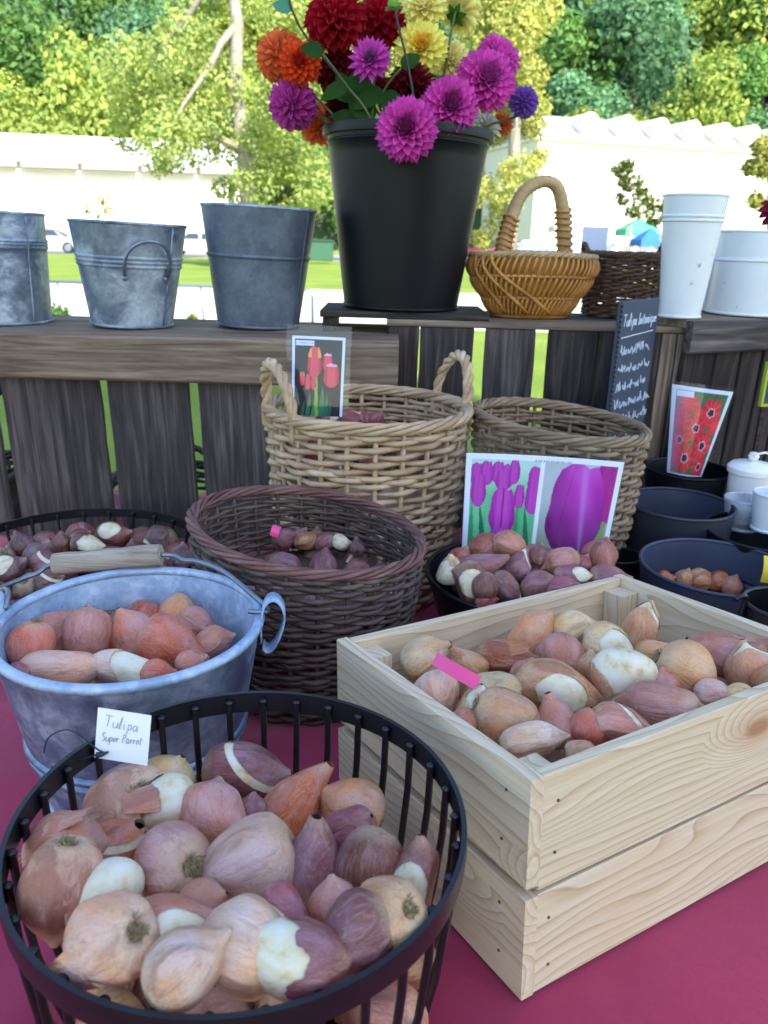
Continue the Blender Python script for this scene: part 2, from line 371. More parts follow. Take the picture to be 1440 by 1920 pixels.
SLATER = m_plain('roof_slate', lin('#a3a29e'), .6, 0, .1, 2, .1)
PATHM = m_plain('pale_gravel', lin('#c9c2b2'), .9, 0, .06, 3, .2, .01)
ASPH = m_plain('car_park_asphalt', lin('#8a8884'), .9, 0, .08, 3, .2, .01)
SOIL = m_plain('woodland_floor', lin('#40502e'), .95, 0, .3, .2, .5, .2)
TYRE = m_plain('tyre_rubber', lin('#1a1a1a'), .8, 0, .1, 10, 0)
STONEW = m_plain('tower_stone', lin('#a79c8a'), .85, 0, .15, .8, .4, .03)

TZ = H - .54                              # table surface
SHELF_Z = H - .162                        # top of the left crate

# ================================================================== THE SETTING
gm = MB(); gm.add([(-400, -120, 0), (400, -120, 0), (400, 500, 0), (-400, 500, 0)], [(0, 1, 2, 3)])
structure(obj('ground', gm, LAWN))
pm = MB(); pm.add([(-60, 11.0, .004), (60, 13.5, .004), (60, 22.5, .004), (-60, 20.5, .004)], [(0, 1, 2, 3)])
structure(obj('path', pm, PATHM))
pm = MB(); pm.add([(-90, 50, .004), (90, 50, .004), (90, 70, .004), (-90, 70, .004)], [(0, 1, 2, 3)])
structure(obj('car_park', pm, ASPH))
HY, HS = 96, .56
def hill_z(x, y): return max(0, (y - HY) * HS + 3 * noise.noise(Vector((x * .02, y * .02, 3))))
nx, ny = 60, 40; V = []; Fq = []
for j in range(ny):
    for i in range(nx):
        x = -260 + 520 * i / (nx - 1); y = HY - 6 + 270 * j / (ny - 1); V.append((x, y, hill_z(x, y) - .5))
for j in range(ny - 1):
    for i in range(nx - 1): Fq.append((j * nx + i, j * nx + i + 1, (j + 1) * nx + i + 1, (j + 1) * nx + i))
hb = MB(); hb.add(V, Fq); structure(obj('hill', hb, SOIL, smooth=True))

# --- trees
def leaves(blobs, n, size, shell=.55):
    b = np.array([c + r for c, r in blobs], float)        # x y z rx ry rz
    wgt = b[:, 3] * b[:, 4] + b[:, 4] * b[:, 5]; k = rng.choice(len(b), n, p=wgt / wgt.sum())
    d = rng.normal(size=(n, 3)); d /= np.linalg.norm(d, axis=1)[:, None]
    rad = shell + (1.06 - shell) * rng.random(n) ** .7
    c = b[k, :3] + d * b[k, 3:6] * rad[:, None] + rng.normal(size=(n, 3)) * size * .5
    nrm = d * .7 + rng.normal(size=(n, 3)) * .6 + np.array([0, 0, .35]); nrm /= np.linalg.norm(nrm, axis=1)[:, None]
    a = np.cross(nrm, rng.normal(size=(n, 3))); a /= np.linalg.norm(a, axis=1)[:, None]; e = np.cross(nrm, a)
    s = size * (.6 + .8 * rng.random(n))[:, None]
    V = np.stack([c - a * s, c - e * s * .62 + nrm * s * .15, c + a * s, c + e * s * .62 + nrm * s * .15], 1).reshape(-1, 3)
    return V, np.arange(4 * n).reshape(-1, 4)
def limb_pts(a, b, wob, n=6):
    a = Vector(a); b = Vector(b); return [a.lerp(b, i / (n - 1)) + Vector((random.uniform(-wob, wob), random.uniform(-wob, wob), 0)) * (0 < i < n - 1) for i in range(n)]
def tree(label, group, base, trunk_h, r0, blobs, n, size, col, name='tree', limbs=6, lean=0):
    t = thing(name, label, 'tree' if name != 'shrub' else 'shrub', group, T(base))
    mb = MB(); top = Vector((lean, 0, trunk_h)); tp = limb_pts((0, 0, -.1), top, r0 * .5, 8)
    mb.tube(tp, [r0 * (1 - .8 * i / 7) * (1.35 if i == 0 else 1) for i in range(8)], 9)
    for i in range(limbs):
        k = 2 + i % 5; c = Vector(blobs[(i * 3 + 1) % len(blobs)][0]); mb.tube(limb_pts(tp[k], tp[k].lerp(c, .9), r0 * .5), [r0 * .38 * (1 - .75 * q / 5) for q in range(6)], 6)
    obj('trunk', mb, BARK, t, True)
    V, Fq = leaves(blobs, n, size); o = link('crown', npmesh('crown', V, Fq, [LEAF]), t); o.color = col
    return t
def px_blobs(lst, Y, base, sy=1.0):
    out = []
    for x, y, r in lst:
        p = aty(x, y, Y + random.uniform(-1.2, 1.2) * sy) - base; R = r * Y / FPX / .95
        for q in range(3):
            k = random.uniform(.45, .75); out.append(((p.x + random.uniform(-.5, .5) * R, p.y + random.uniform(-.6, .6) * R, p.z + random.uniform(-.5, .5) * R), (R * k, R * k, R * k * .8)))
    return out
b = aty(462, 470, 34); b.z = 0
tree('tall yellow-green park tree with a pale trunk showing, beside the low white hall', None, b, 15.5, .42,
     px_blobs([(300, 120, 85), (375, 50, 80), (320, 215, 85), (245, 215, 60), (400, 190, 70), (545, 40, 60), (560, 180, 60), (470, 270, 60), (400, 280, 55), (550, 290, 60), (600, 340, 45),
               (425, 335, 40), (310, 290, 40), (560, 390, 35), (470, 340, 40), (250, 120, 40), (470, 235, 50), (500, 330, 45), (455, 390, 35), (500, 400, 35), (430, 130, 45), (505, 130, 40), (500, -60, 90), (380, -70, 90), (620, 150, 50)], 34, b, 2), 27000, .085, lin('#98a468'), limbs=4, lean=-.3)
b = aty(955, 470, 42); b.z = 0
tree('tall golden-green tree in front of the building with round dormers', None, b, 16, .4,
     px_blobs([(960, 50, 65), (1005, 130, 45), (925, 240, 60), (965, 330, 50), (940, 400, 40), (990, 30, 60), (900, 20, 60), (985, 215, 50), (915, 440, 30), (930, 130, 60), (1000, 290, 25), (880, 330, 50), (950, -70, 80)], 42, b, 2), 20000, .10, lin('#a8a86a'), limbs=4)
b = aty(1172, 505, 27); b.z = 0
tree('slim young tree with thin dark trunk standing before the white facade', None, b, 2.9, .05,
     px_blobs([(1180, 325, 24), (1200, 355, 22), (1162, 372, 12), (1186, 392, 16), (1170, 345, 16), (1150, 315, 9)], 27, b, .2), 900, .07, lin('#55643a'), limbs=3)
b = aty(1245, 505, 28); b.z = 0
tree('small bushy young tree partly behind the tall white vase', None, b, 2.3, .05,
     px_blobs([(1240, 375, 20), (1222, 392, 16), (1250, 400, 18), (1225, 415, 12)], 28, b, .2), 600, .07, lin('#65743c'), limbs=3)
b = aty(1440, 490, 36); b.z = 0
tree('olive tree at the end of the building with round dormers', None, b, 6, .2,
     px_blobs([(1420, 330, 28), (1435, 275, 30), (1418, 375, 18), (1470, 320, 40)], 36, b, .5), 3500, .1, lin('#94935c'))
b = aty(185, 500, 26); b.z = 0
tree('thin sapling with a few leaves behind the handled zinc bucket', None, b, 2.2, .03,
     px_blobs([(190, 378, 13), (165, 394, 9), (208, 392, 10), (180, 405, 10)], 26, b, .1), 160, .06, lin('#7d8a48'), limbs=3)
def shrub(px, py, Y, r, label, col, grp=None):
    b = aty(px, py, Y); b.z = 0; R = r * Y / FPX
    bl = [((random.uniform(-.5, .5) * R, random.uniform(-.4, .4) * R, max(.2, 1) * R * random.uniform(.4, 1.1)), (R * .6, R * .6, R * .6)) for _ in range(5)]
    tree(label, grp, b, R * .8, .02, bl, 260, .05, col, 'shrub', 3)
shrub(112, 590, 11, 24, 'dark green shrub by the barrier beside the mottled zinc bucket', lin('#5d7d4a'))
shrub(352, 592, 11.2, 18, 'small pale shrub by the barrier beside the charcoal bucket', lin('#7f914e'))
shrub(905, 480, 45, 42, 'rounded green bush beneath the golden-green tree', lin('#88933f'))
shrub(1095, 440, 50, 22, 'low pale bush between parked cars and white facade', lin('#9aa055'))
# hillside wood: six crowns, copied
protos = []
for k in range(6):
    bl = [((random.uniform(-3.2, 3.2), random.uniform(-3, 3), random.uniform(3.5, 11)), (random.uniform(1.6, 3),) * 3) for _ in range(12)]
    V, Fq = leaves(bl, 3000, .34, .75); cm = npmesh('hill_crown', V, Fq, [LEAF])
    mb = MB(); mb.tube(limb_pts((0, 0, -1), (0, 0, 8), .2), [.35, .3, .26, .2, .15, .1], 6); protos.append((cm, mb.mesh('hill_trunk', BARK, True)))
kinds = [('dense mid-green tree growing on the wooded hillside', '#5e7e4c'), ('bluish green tree growing on the wooded hillside', '#62866c'), ('yellow-green tree growing on the wooded hillside', '#8e9c58'), ('dark green tree growing on the wooded hillside', '#3c583a')]
row = 0
for jy in range(15):
    Y = HY + 4 + jy * 9.2; half = .52 * Y + 8; nxx = int(2 * half / 11.2)
    for i in range(nxx):
        x = -half + 2 * half * (i + .5 * (jy % 2) + random.uniform(-.3, .3)) / nxx; y = Y + random.uniform(-3, 3)
        kd = int(min(3, max(0, 1.6 + 3.2 * noise.noise(Vector((x * .03, y * .03, 1.7))) + random.uniform(-.8, .8))))
        if jy < 2 and random.random() < .6: kd = 2
        s = random.uniform(1.0, 1.5) * (.8 if jy < 2 else 1)
        t = thing('hillside_tree', kinds[kd][0], 'tree', 'trees of the hillside wood, ' + kinds[kd][0].split(' tree')[0], T(x, y, hill_z(x, y) - .6) @ RZ(random.uniform(0, 6.28)) @ Matrix.Diagonal((s, s, s * random.uniform(.9, 1.2), 1)))
        cm, tm = random.choice(protos); link('trunk', tm, t); o = link('crown', cm, t); c = lin(kinds[kd][1]); v = random.uniform(.8, 1.3); o.color = (c[0] * v, c[1] * v, c[2] * v, 1)

# --- buildings
def mwall(px0, py0, Y0, px1, py1, Y1):
    a = aty(px0, py0, Y0); c = aty(px1, py1, Y1); d = (c - a); L = math.hypot(d.x, d.y); return a, math.atan2(d.y, d.x), L
a, ang, L = mwall(-420, 292, 70, 470, 318, 76)
hall = thing('low_hall', 'long low white hall with pale sheet roof and grey gutter', 'building', None, T(a.x, a.y, 0) @ RZ(ang))
eh = aty(175, 302, 72).z; rh = aty(175, 250, 78).z
mb = MB(); mb.box((0, 0, 0), (L, 14, eh)); mb.add([(0, 0, eh), (0, 14, eh), (0, 7, rh - .1), (L, 0, eh), (L, 14, eh), (L, 7, rh - .1)], [(0, 2, 1), (3, 4, 5)]); obj('wall', mb, WALLW, hall)
mb = MB(); mb.add([(-.6, -.7, eh - .1), (L + .6, -.7, eh - .1), (L + .6, 7, rh), (-.6, 7, rh), (-.6, 14.7, eh - .1), (L + .6, 14.7, eh - .1)], [(0, 1, 2, 3), (3, 2, 5, 4)]); rf = obj('roof', mb, ROOFW, hall)
mb = MB()
for k in range(8): mb.box((-.6 + (L + 1.2) * k / 8, -1.0, eh - .62), (-.6 + (L + 1.2) * (k + .94) / 8, -.72, eh - .05), bev=.05)
obj('gutter', mb, GUTTER, hall)
for k in range(6):
    mb = MB(); x0 = L * (k + .3) / 6; mb.box((x0, -.05, 1.2), (x0 + 2.4, .02, 3.4), bev=.02); obj('washed_out_window', mb, WALLW, hall)  # windows added in wall colour, the sun's bleaching put into the paint
a, ang, L = mwall(1010, 262, 84, 1560, 285, 94)
big = thing('long_building', 'long white building with a row of round-topped dormers in its roof', 'building', None, T(a.x, a.y, 0) @ RZ(ang))
eh = aty(1020, 262, 84).z; rh = aty(1040, 214, 88).z
mb = MB(); mb.box((0, 0, 0), (L, 13, eh)); obj('wall', mb, WALLW, big)
mb = MB(); mb.box((-.3, -.35, eh), (L + .3, 13.3, eh + .3), bev=.04); obj('cornice', mb, WALLW, big)
mb = MB(); z0 = eh + .3; mb.add([(-.2, -.2, z0), (L + .2, -.2, z0), (L, 4.5, rh), (0, 4.5, rh), (0, 8.5, rh), (L, 8.5, rh), (L + .2, 13.2, z0), (-.2, 13.2, z0)], [(0, 1, 2, 3), (3, 2, 5, 4), (4, 5, 6, 7), (0, 3, 4, 7), (1, 6, 5, 2)])
rf = obj('roof', mb, SLATER, big)
inv = (T(a.x, a.y, 0) @ RZ(ang)).inverted()
for px in (1092, 1159, 1223, 1283, 1341, 1395, 1450):
    q = inv @ aty(px, 240, 86 + (px - 1010) * .018); x = q.x; hw = .95
    prof = [(x - hw, z0 + .5), (x + hw, z0 + .5)] + [(x + hw * math.cos(t), z0 + 1.55 + hw * math.sin(t)) for t in np.linspace(0, PI, 9)]
    n = len(prof); mb = MB(); mb.add([(p, .35, z) for p, z in prof] + [(p, 4.3, z) for p, z in prof], [tuple(range(n))] + [(i, i + n, (i + 1) % n + n, (i + 1) % n) for i in range(n)])
    d = obj('dormer', mb, WALLW, big); mb = MB(); mb.box((x - .5, .30, z0 + .8), (x + .5, .34, z0 + 2.0)); obj('window', mb, WALLW, d)
for fl in range(3):
    for k in range(9):
        x = L * (k + .35) / 9; z = 1 + fl * (eh - 1) / 3; mb = MB(); mb.box((x, -.08, z), (x + 1.2, -.01, z + 1.9), bev=.02); s = obj('washed_out_window', mb, WALLW, big)  # facade windows coloured like the wall; their overexposure is put into the colour
        mb = MB(); mb.box((x - .1, -.2, z - .16), (x + 1.3, .0, z - .02)); obj('sill', mb, WALLW, s)

# unseen tower added to keep the sun off the stall (behind the camera)
hz = Vector((sun_dir.x, sun_dir.y, 0)).normalized()
tw = thing('unseen_shade_tower', 'unseen square stone tower with pyramid roof, added to shade the market stall', 'tower', None, T(hz.x * 15, hz.y * 15, 0) @ RZ(math.atan2(hz.y, hz.x)))
mb = MB(); mb.box((-3.6, -3.8, 0), (3.6, 3.8, 17), bev=.1); obj('wall', mb, STONEW, tw)
mb = MB(); mb.add([(-3.9, -4.1, 17.01), (3.9, -4.1, 17.01), (3.9, 4.1, 17.01), (-3.9, 4.1, 17.01), (0, 0, 20.5)], [(0, 1, 4), (1, 2, 4), (2, 3, 4), (3, 0, 4), (3, 2, 1, 0)]); obj('roof', mb, SLATER, tw)
for z in (3, 7.5, 12):
    mb = MB(); mb.box((-3.68, -.6, z), (-3.61, .6, z + 2)); obj('window', mb, GLASS, tw)

# --- cars, barrier, far market stalls
def car(px, Y, col, label, flip=0, rz=0):
    p = aty(px, 470, Y); t = thing('parked_car', label, 'car', 'cars parked behind the market', T(p.x, p.y, .005) @ RZ(rz + (PI if flip else 0)))
    mt = m_paint('car_paint', col, .25, None, .03)
    low = [(-2.1, .35), (-2.15, .75), (-1.95, .95), (-1.2, 1.0), (1.0, .98), (1.85, .85), (2.1, .65), (2.1, .35)]
    top = [(-1.7, .96), (-1.25, 1.42), (-.4, 1.5), (.35, 1.42), (1.15, .96)]
    def ext(pr, w0, w1, zt):
        n = len(pr); wf = lambda z: w0 if z < 1.0 else w1
        v = [(x, -wf(z), z) for x, z in pr] + [(x, wf(z), z) for x, z in pr]
        return v, [tuple(range(n)), tuple(range(2 * n - 1, n - 1, -1))] + [(i, i + n, (i + 1) % n + n, (i + 1) % n) for i in range(n)]
    mb = MB(); mb.add(*ext(low, .86, .84, 1)); mb.add(*ext(top, .82, .66, 1)); obj('body', mb, mt, t, angle=35)
    for sgn in (-1, 1):
        for x0, x1 in ((-1.2, -.35), (-.25, .75)):
            mb = MB(); yy = sgn * .80; mb.add([(x0 - .15 * (x0 < -1), yy * 1.02, 1.02), (x1 + .12 * (x1 > 0), yy * 1.02, 1.02), (x1 - .3 * (x1 > 0), sgn * .69, 1.38), (x0 + .1, sgn * .69, 1.38)], [(0, 1, 2, 3)]); obj('side_window', mb, GLASS, t)
    mb = MB(); mb.add([(1.10, -.72, 1.02), (1.10, .72, 1.02), (.42, .58, 1.40), (.42, -.58, 1.40)], [(0, 1, 2, 3)]); obj('windscreen', mb, GLASS, t)
    for x in (-1.3, 1.3):
        for sgn in (-1, 1):
            mb = MB(); mb.lathe([(0, -.1), (.31, -.1), (.33, -.06), (.33, .06), (.31, .1), (0, .1)], 20)
            wh = obj('wheel', mb, TYRE, t, True, 40, mw=T(x, sgn * .8, .33) @ Matrix.Rotation(PI / 2, 4, 'X'))
            mb = MB(); mb.lathe([(0, .105), (.2, .105), (.21, .1)], 16); mb.lathe([(0, -.105), (.2, -.105), (.21, -.1)], 16); obj('rim', mb, STEEL, wh)
car(95, 52, lin('#9aa3ad'), 'silver grey car parked behind the mottled zinc bucket', 0, .1)
car(372, 53, lin('#c9cccf'), 'pale car parked behind the charcoal bucket', 1, .05)
car(870, 50, lin('#7a6ea8'), 'violet car parked beside the big black flower bucket', 1)
car(902, 46, lin('#c23468'), 'raspberry red car seen over the honey basket rim', 0, .4)
car(985, 47, lin('#4f86b8'), 'blue car seen through the honey basket handle', 1, .1)
car(1040, 50, lin('#cfd4d8'), 'white car just right of the blue one behind the honey basket', 0, .1)
car(1190, 46, lin('#d5d7d8'), 'white car parked beneath the young tree', 0, .1)
car(1228, 50, lin('#8c949c'), 'grey car parked behind the tall white vase', 1)
br = aty(-60, 590, 12); mb = MB()
bar = thing('metal_barrier', 'low tubular metal barrier along the pale path', 'barrier', None, T(br.x, br.y, 0))
xe = aty(586, 590, 12).x - br.x
mb.tube([(0, 0, .58), (xe * .5, 0, .57), (xe - .12, 0, .56), (xe - .03, 0, .53), (xe, 0, .45), (xe, 0, -.05)], .022, 8); obj('top_rail', mb, STEEL, bar, True)
for k in range(7):
    mb = MB(); mb.tube([(xe * k / 7.3, 0, -.05), (xe * k / 7.3 - .03, .02, .56)], .014, 6); obj('leg', mb, STEEL, bar, True)
def far_stall(px, Y, w, h, col, label):
    p = aty(px, 470, Y); t = thing('far_stall', label, 'stall', 'market stalls in the distance', T(p.x, p.y, 0)); mt = m_plain('awning_cloth', col, .8, 0, .05, 2, 0)
    mb = MB(); mb.add([(-w, -.9, h), (w, -.9, h), (w, .9, h), (-w, .9, h), (0, 0, h + .5), (-w, -.9, h - .28), (w, -.9, h - .28), (w, .9, h - .28), (-w, .9, h - .28)], [(0, 1, 4), (1, 2, 4), (2, 3, 4), (3, 0, 4), (0, 5, 6, 1), (1, 6, 7, 2), (2, 7, 8, 3), (3, 8, 5, 0)]); obj('awning', mb, mt, t)
    for sx in (-1, 1):
        for sy in (-1, 1):
            mb = MB(); mb.tube([(sx * w * .96, sy * .85, 0), (sx * w * .96, sy * .85, h)], .025, 6); obj('post', mb, STEEL, t)
    mb = MB(); mb.box((-w * .9, -.6, .75), (w * .9, .5, .85)); mb.box((-w * .9, -.6, .1), (w * .9, -.56, .75)); obj('counter', mb, PAPER, t)
far_stall(1190, 38, .75, 2.0, lin('#4fae8e'), 'distant stall under a sea-green awning')
far_stall(1215, 36, .6, 1.55, lin('#2f6cc0'), 'distant stall under a blue awning')
far_stall(1065, 40, .9, 2.1, lin('#dcdad2'), 'distant stall under a white awning')
p = aty(603, 475, 44)
bn = thing('waste_container', 'dark green waste container beneath the tall park tree', 'container', None, T(p.x, p.y, 0))
mb = MB(); mb.box((-.6, -.4, .15), (.6, .4, 1.1), bev=.04); obj('bin_body', mb, m_paint('bin_green', lin('#2f5a44'), .5), bn)
mb = MB(); mb.box((-.64, -.44, 1.102), (.64, .44, 1.22), bev=.03); obj('lid', mb, m_paint('bin_lid', lin('#24483a'), .5), bn)

# ================================================================== THE STALL
# crate pose solved from its corners in the photograph (it leans back a little on the cloth)
CO = Vector((.105, .413, H - .504)); CX = Vector((.855, .518, -.023)).normalized(); CZ = Vector((-.028, .09, .996)); CZ = (CZ - CX * CZ.dot(CX)).normalized(); CY = CZ.cross(CX)
CL, CW, CH = .3753, .2731, .1747
CM = Matrix((CX, CY, CZ)).transposed().to_4x4(); CM.translation = CO
CMI = CM.inverted()
def cloth_z(x, y):
    z = TZ + .0022 * noise.noise(Vector((x * 9, y * 9, 0))) + .0035 * max(0, noise.noise(Vector((x * 3 + y * 5, y * 2, 5))))
    z += .006 * (1 - abs(noise.noise(Vector((x * 2.2 - y * 4.5 + 3, x * 1.1 + y * .8, 9))))) ** 6 + .005 * (1 - abs(noise.noise(Vector((x * 6 + y * 3, y * 1.5 - x, 2))))) ** 9
    q = CMI @ Vector((x, y, TZ)); dx = max(-q.x, 0, q.x - CL); dy = max(-q.y, 0, q.y - CW); d = math.hypot(dx, dy)
    cx = min(max(q.x, 0), CL); cy = min(max(q.y, 0), CW); zc = (CM @ Vector((cx, cy, 0))).z - .002
    k = max(0, 1 - d / .16); k = k * k * (3 - 2 * k)
    return TZ + (z - TZ) * (1 - k) + (zc - TZ) * k
X0, X1, Y0, Y1 = -1.25, 1.35, .04, 1.64
nx, ny = 230, 150; V = []; Fq = []
for j in range(ny):
    for i in range(nx):
        u = -.12 + 1.24 * i / (nx - 1); v = -.22 + 1.3 * j / (ny - 1)
        ux = min(max(u, 0), 1); vy = min(max(v, 0), 1); x = X0 + (X1 - X0) * ux; y = Y0 + (Y1 - Y0) * vy
        drop = max(abs(u - ux) * (X1 - X0), abs(v - vy) * (Y1 - Y0)); z = cloth_z(x, y) - drop
        if drop > 0:
            x += (.012 + .02 * math.sin(y * 30)) * (1 if u > 1 else -1 if u < 0 else 0); y += (.012 + .02 * math.sin(x * 30)) * (1 if v > 1 else -1 if v < 0 else 0)
        V.append((x, y, z))
for j in range(ny - 1):
    for i in range(nx - 1): Fq.append((j * nx + i, j * nx + i + 1, (j + 1) * nx + i + 1, (j + 1) * nx + i))
mb = MB(); mb.add(V, Fq); tag(obj('tablecloth', mb, CLOTH, smooth=True), 'plain crimson pink cloth spread over the market table', 'tablecloth')
tb = thing('market_table', 'wooden trestle table hidden under the crimson cloth', 'table', None, T(0, 0, 0))
mb = MB(); mb.box((X0 + .02, Y0 + .02, TZ - .04), (X1 - .02, Y1 - .02, TZ - .014)); obj('table_top', mb, OLDWOOD, tb)
for x in (X0 + .1, X1 - .14):
    for y in (Y0 + .1, Y1 - .14):
        mb = MB(); mb.box((x, y, 0), (x + .05, y + .05, TZ - .041)); obj('leg', mb, OLDWOOD, tb)

def plank(parent, lo, hi, mat, name='plank', axis=None, tilt=None, bev=.0015, wob=.0012):
    """a board as its own object, long side along local X, uneven edges"""
    lo = Vector(lo); hi = Vector(hi); c = (lo + hi) / 2; d = hi - lo
    ax = axis if axis is not None else max(range(3), key=lambda i: d[i]); o = [(0, 1, 2), (1, 2, 0), (2, 0, 1)][ax]
    hx, hy, hzz = d[o[0]] / 2, d[o[1]] / 2, d[o[2]] / 2
    mb = MB(); n = 7; ring = []
    for i in range(n):
        x = -hx + 2 * hx * i / (n - 1); s = random.uniform(-wob, wob); s2 = random.uniform(-wob, wob)
        y0, y1, z0, z1 = -hy + s, hy + s2, -hzz, hzz; b = min(bev, hy * .4, hzz * .4)
        ring.append([(x, y0 + b, z0), (x, y1 - b, z0), (x, y1, z0 + b), (x, y1, z1 - b), (x, y1 - b, z1), (x, y0 + b, z1), (x, y0, z1 - b), (x, y0, z0 + b)])
    v = [p for r in ring for p in r]; f = [tuple(range(7, -1, -1)), tuple((n - 1) * 8 + k for k in range(8))]
    for i in range(n - 1):
        for k in range(8): f.append((i * 8 + k, i * 8 + (k + 1) % 8, (i + 1) * 8 + (k + 1) % 8, (i + 1) * 8 + k))
    mb.add(v, f); R = Matrix([[1 if o[k] == r else 0 for k in range(3)] for r in range(3)]).to_4x4()
    M = T(c) @ (Matrix.Rotation(tilt, 4, 'Y') if tilt else Matrix.Identity(4)) @ R
    return obj(name, mb, mat, parent, mw=M)

# ---- left weathered crate
LY = 1.36; xl = aty(-60, 630, LY).x; xr = aty(748, 640, LY).x
cr = thing('weathered_crate', 'weathered grey-brown apple crate carrying the three zinc buckets', 'crate')
plank(cr, (xl, LY - .018, SHELF_Z - .077), (xr, LY, SHELF_Z - .001), OLDWOOD_LT, 'rail', bev=.004)
for k in range(3): plank(cr, (xl, LY + .001 + k * .101, SHELF_Z - .014 - .0005 * k), (xr, LY + .099 + k * .101, SHELF_Z - .0005 * k), OLDWOOD_LT, 'top_board')
zb = cloth_z(-.4, LY) + .002
for a, c in ((-60, 0), (18, 197), (212, 361), (379, 510), (534, 640), (655, 744)):
    p0 = aty(a, 840, LY).x; p1 = aty(c, 840, LY).x
    plank(cr, (p0, LY + .002, zb + .004), (p1, LY + .016, SHELF_Z - .016), OLDWOOD, 'slat', tilt=math.radians(-1.2))
for x in (xl + .002, xr - .02):
    plank(cr, (x, LY + .02, zb), (x + .018, LY + .29, zb + .1), OLDWOOD_DK, 'end_board'); plank(cr, (x, LY + .02, SHELF_Z - .12), (x + .018, LY + .29, SHELF_Z - .018), OLDWOOD_DK, 'end_board')
for x in (-.13, .0):
    pass
# ---- middle crate (vertical slats)
MY = 1.47; MZ = aty(900, 603, MY).z
c2 = thing('slatted_crate', 'dark weathered crate with upright slats carrying the wicker baskets', 'crate')
mx0 = aty(724, 640, MY).x; mx1 = aty(1287, 640, MY).x; zb2 = cloth_z(.3, MY) + .002
for a, c, mt in ((724, 782, OLDWOOD_DK), (786, 885, OLDWOOD), (907, 1000, OLDWOOD), (1026, 1116, OLDWOOD_DK), (1122, 1232, OLDWOOD_DK), (1237, 1286, OLDWOOD_LT)):
    p0 = aty(a, 680, MY).x; p1 = aty(c, 680, MY).x; plank(c2, (p0, MY, zb2), (p1, MY + .016, MZ - .013), mt, 'slat', tilt=math.radians(random.uniform(-.3, .5)))
for k in range(2): plank(c2, (mx0, MY - .002 + k * .09, MZ - .012), (mx1, MY + .08 + k * .09, MZ - .0004 * k), OLDWOOD_LT if k == 0 else OLDWOOD, 'top_board')
plank(c2, (mx0, MY + .183, MZ - .012), (mx1, MY + .26, MZ - .001), OLDWOOD_DK, 'top_board')
for x in (mx0 + .002, mx1 - .02): plank(c2, (x, MY + .02, zb2), (x + .016, MY + .15, MZ - .014), OLDWOOD_DK, 'end_board')
# ---- right crate turned away
RM = T(aty(1289, 600, 1.45)) @ RZ(math.radians(24)); rz = aty(1289, 600, 1.45).z
c3 = thing('dark_crate', 'dark plank crate turned at an angle under the white pails', 'crate', None, T(aty(1289, 600, 1.45).x, 1.45, TZ) @ RZ(math.radians(24)))
hh = rz - TZ
plank(c3, (0, -.016, hh - .058), (.5, 0, hh - .001), OLDWOOD, 'rail', bev=.004)
xx = .004
for wd in (.072, .058, .05, .055, .06, .058, .05):
    plank(c3, (xx, .002, .004), (xx + wd, .016, hh - .016), OLDWOOD_DK, 'slat', tilt=math.radians(2)); xx += wd + .006
for k in range(3): plank(c3, (0, .0 + k * .09, hh - .014), (.5, .086 + k * .09, hh - .0004 * k), OLDWOOD_LT, 'top_board')
plank(c3, (.0, .02, .004), (.018, .26, hh - .016), OLDWOOD_DK, 'end_board'); plank(c3, (.48, .02, .004), (.498, .26, hh - .016), OLDWOOD_DK, 'end_board')

# ---- vessels
def vessel(name, label, cat, c, r1, zb, r0, mats, ribs=(), rim=.004, th=.0022, group=None, n=72, floor=.012, ribw=.004, lip=None, belly=0, rz=0, mw=None, yaw=0):
    h = c.z - zb; t = thing(name, label, cat, group, T(c.x, c.y, zb) @ RZ(yaw) if mw is None else mw); out = []
    zs = sorted(set([0, .004] + [h * k / 14 for k in range(1, 14)] + [h]))
    for rb in ribs: zs += [h * rb - ribw, h * rb - ribw * .5, h * rb, h * rb + ribw * .5, h * rb + ribw]
    def R(z):
        q = z / h; v = r0 + (r1 - r0) * q + belly * math.sin(PI * q)
        for rb in ribs: v += ribw * .75 * max(0, 1 - ((z - h * rb) / ribw) ** 2) if abs(z - h * rb) < ribw else 0
        return v
    zs = sorted(set(zs)); out = [(0.0001, .0)] + [(R(z), z) for z in zs]
    mb = MB(); mb.lathe(out, n); obj('body', mb, mats[0], t, True, 50)
    mb = MB(); mb.lathe([(R(z) - th, z) for z in reversed([q for q in zs if q >= floor])] + [(.0001, floor)], n); obj('lining', mb, mats[-1], t, True, 50)
    mb = MB(); q = [( (r1 - th * .5) * math.cos(a), (r1 - th * .5) * math.sin(a), h) for a in np.linspace(0, 2 * PI, n, endpoint=False)]; mb.tube(q, rim, 8, True); obj('rim', mb, lip or mats[0], t, True)
    mb = MB(); q = [(r0 * 1.005 * math.cos(a), r0 * 1.005 * math.sin(a), .003) for a in np.linspace(0, 2 * PI, n, endpoint=False)]; mb.tube(q, .0028, 6, True); obj('foot_ring', mb, mats[0], t, True)
    return t, h, R
def on_shelf(px_l, px_r, py_base, z): # centre of a round base of given pixel width whose front edge sits at py_base
    p = atz((px_l + px_r) / 2, py_base, z); r = (px_r - px_l) / 2 * depth(p) / FPX; r = r * (1 + r / p.y); return Vector((p.x * (1 + r / p.y), p.y + r, z)), r
SHB = 'zinc buckets on the weathered crate'
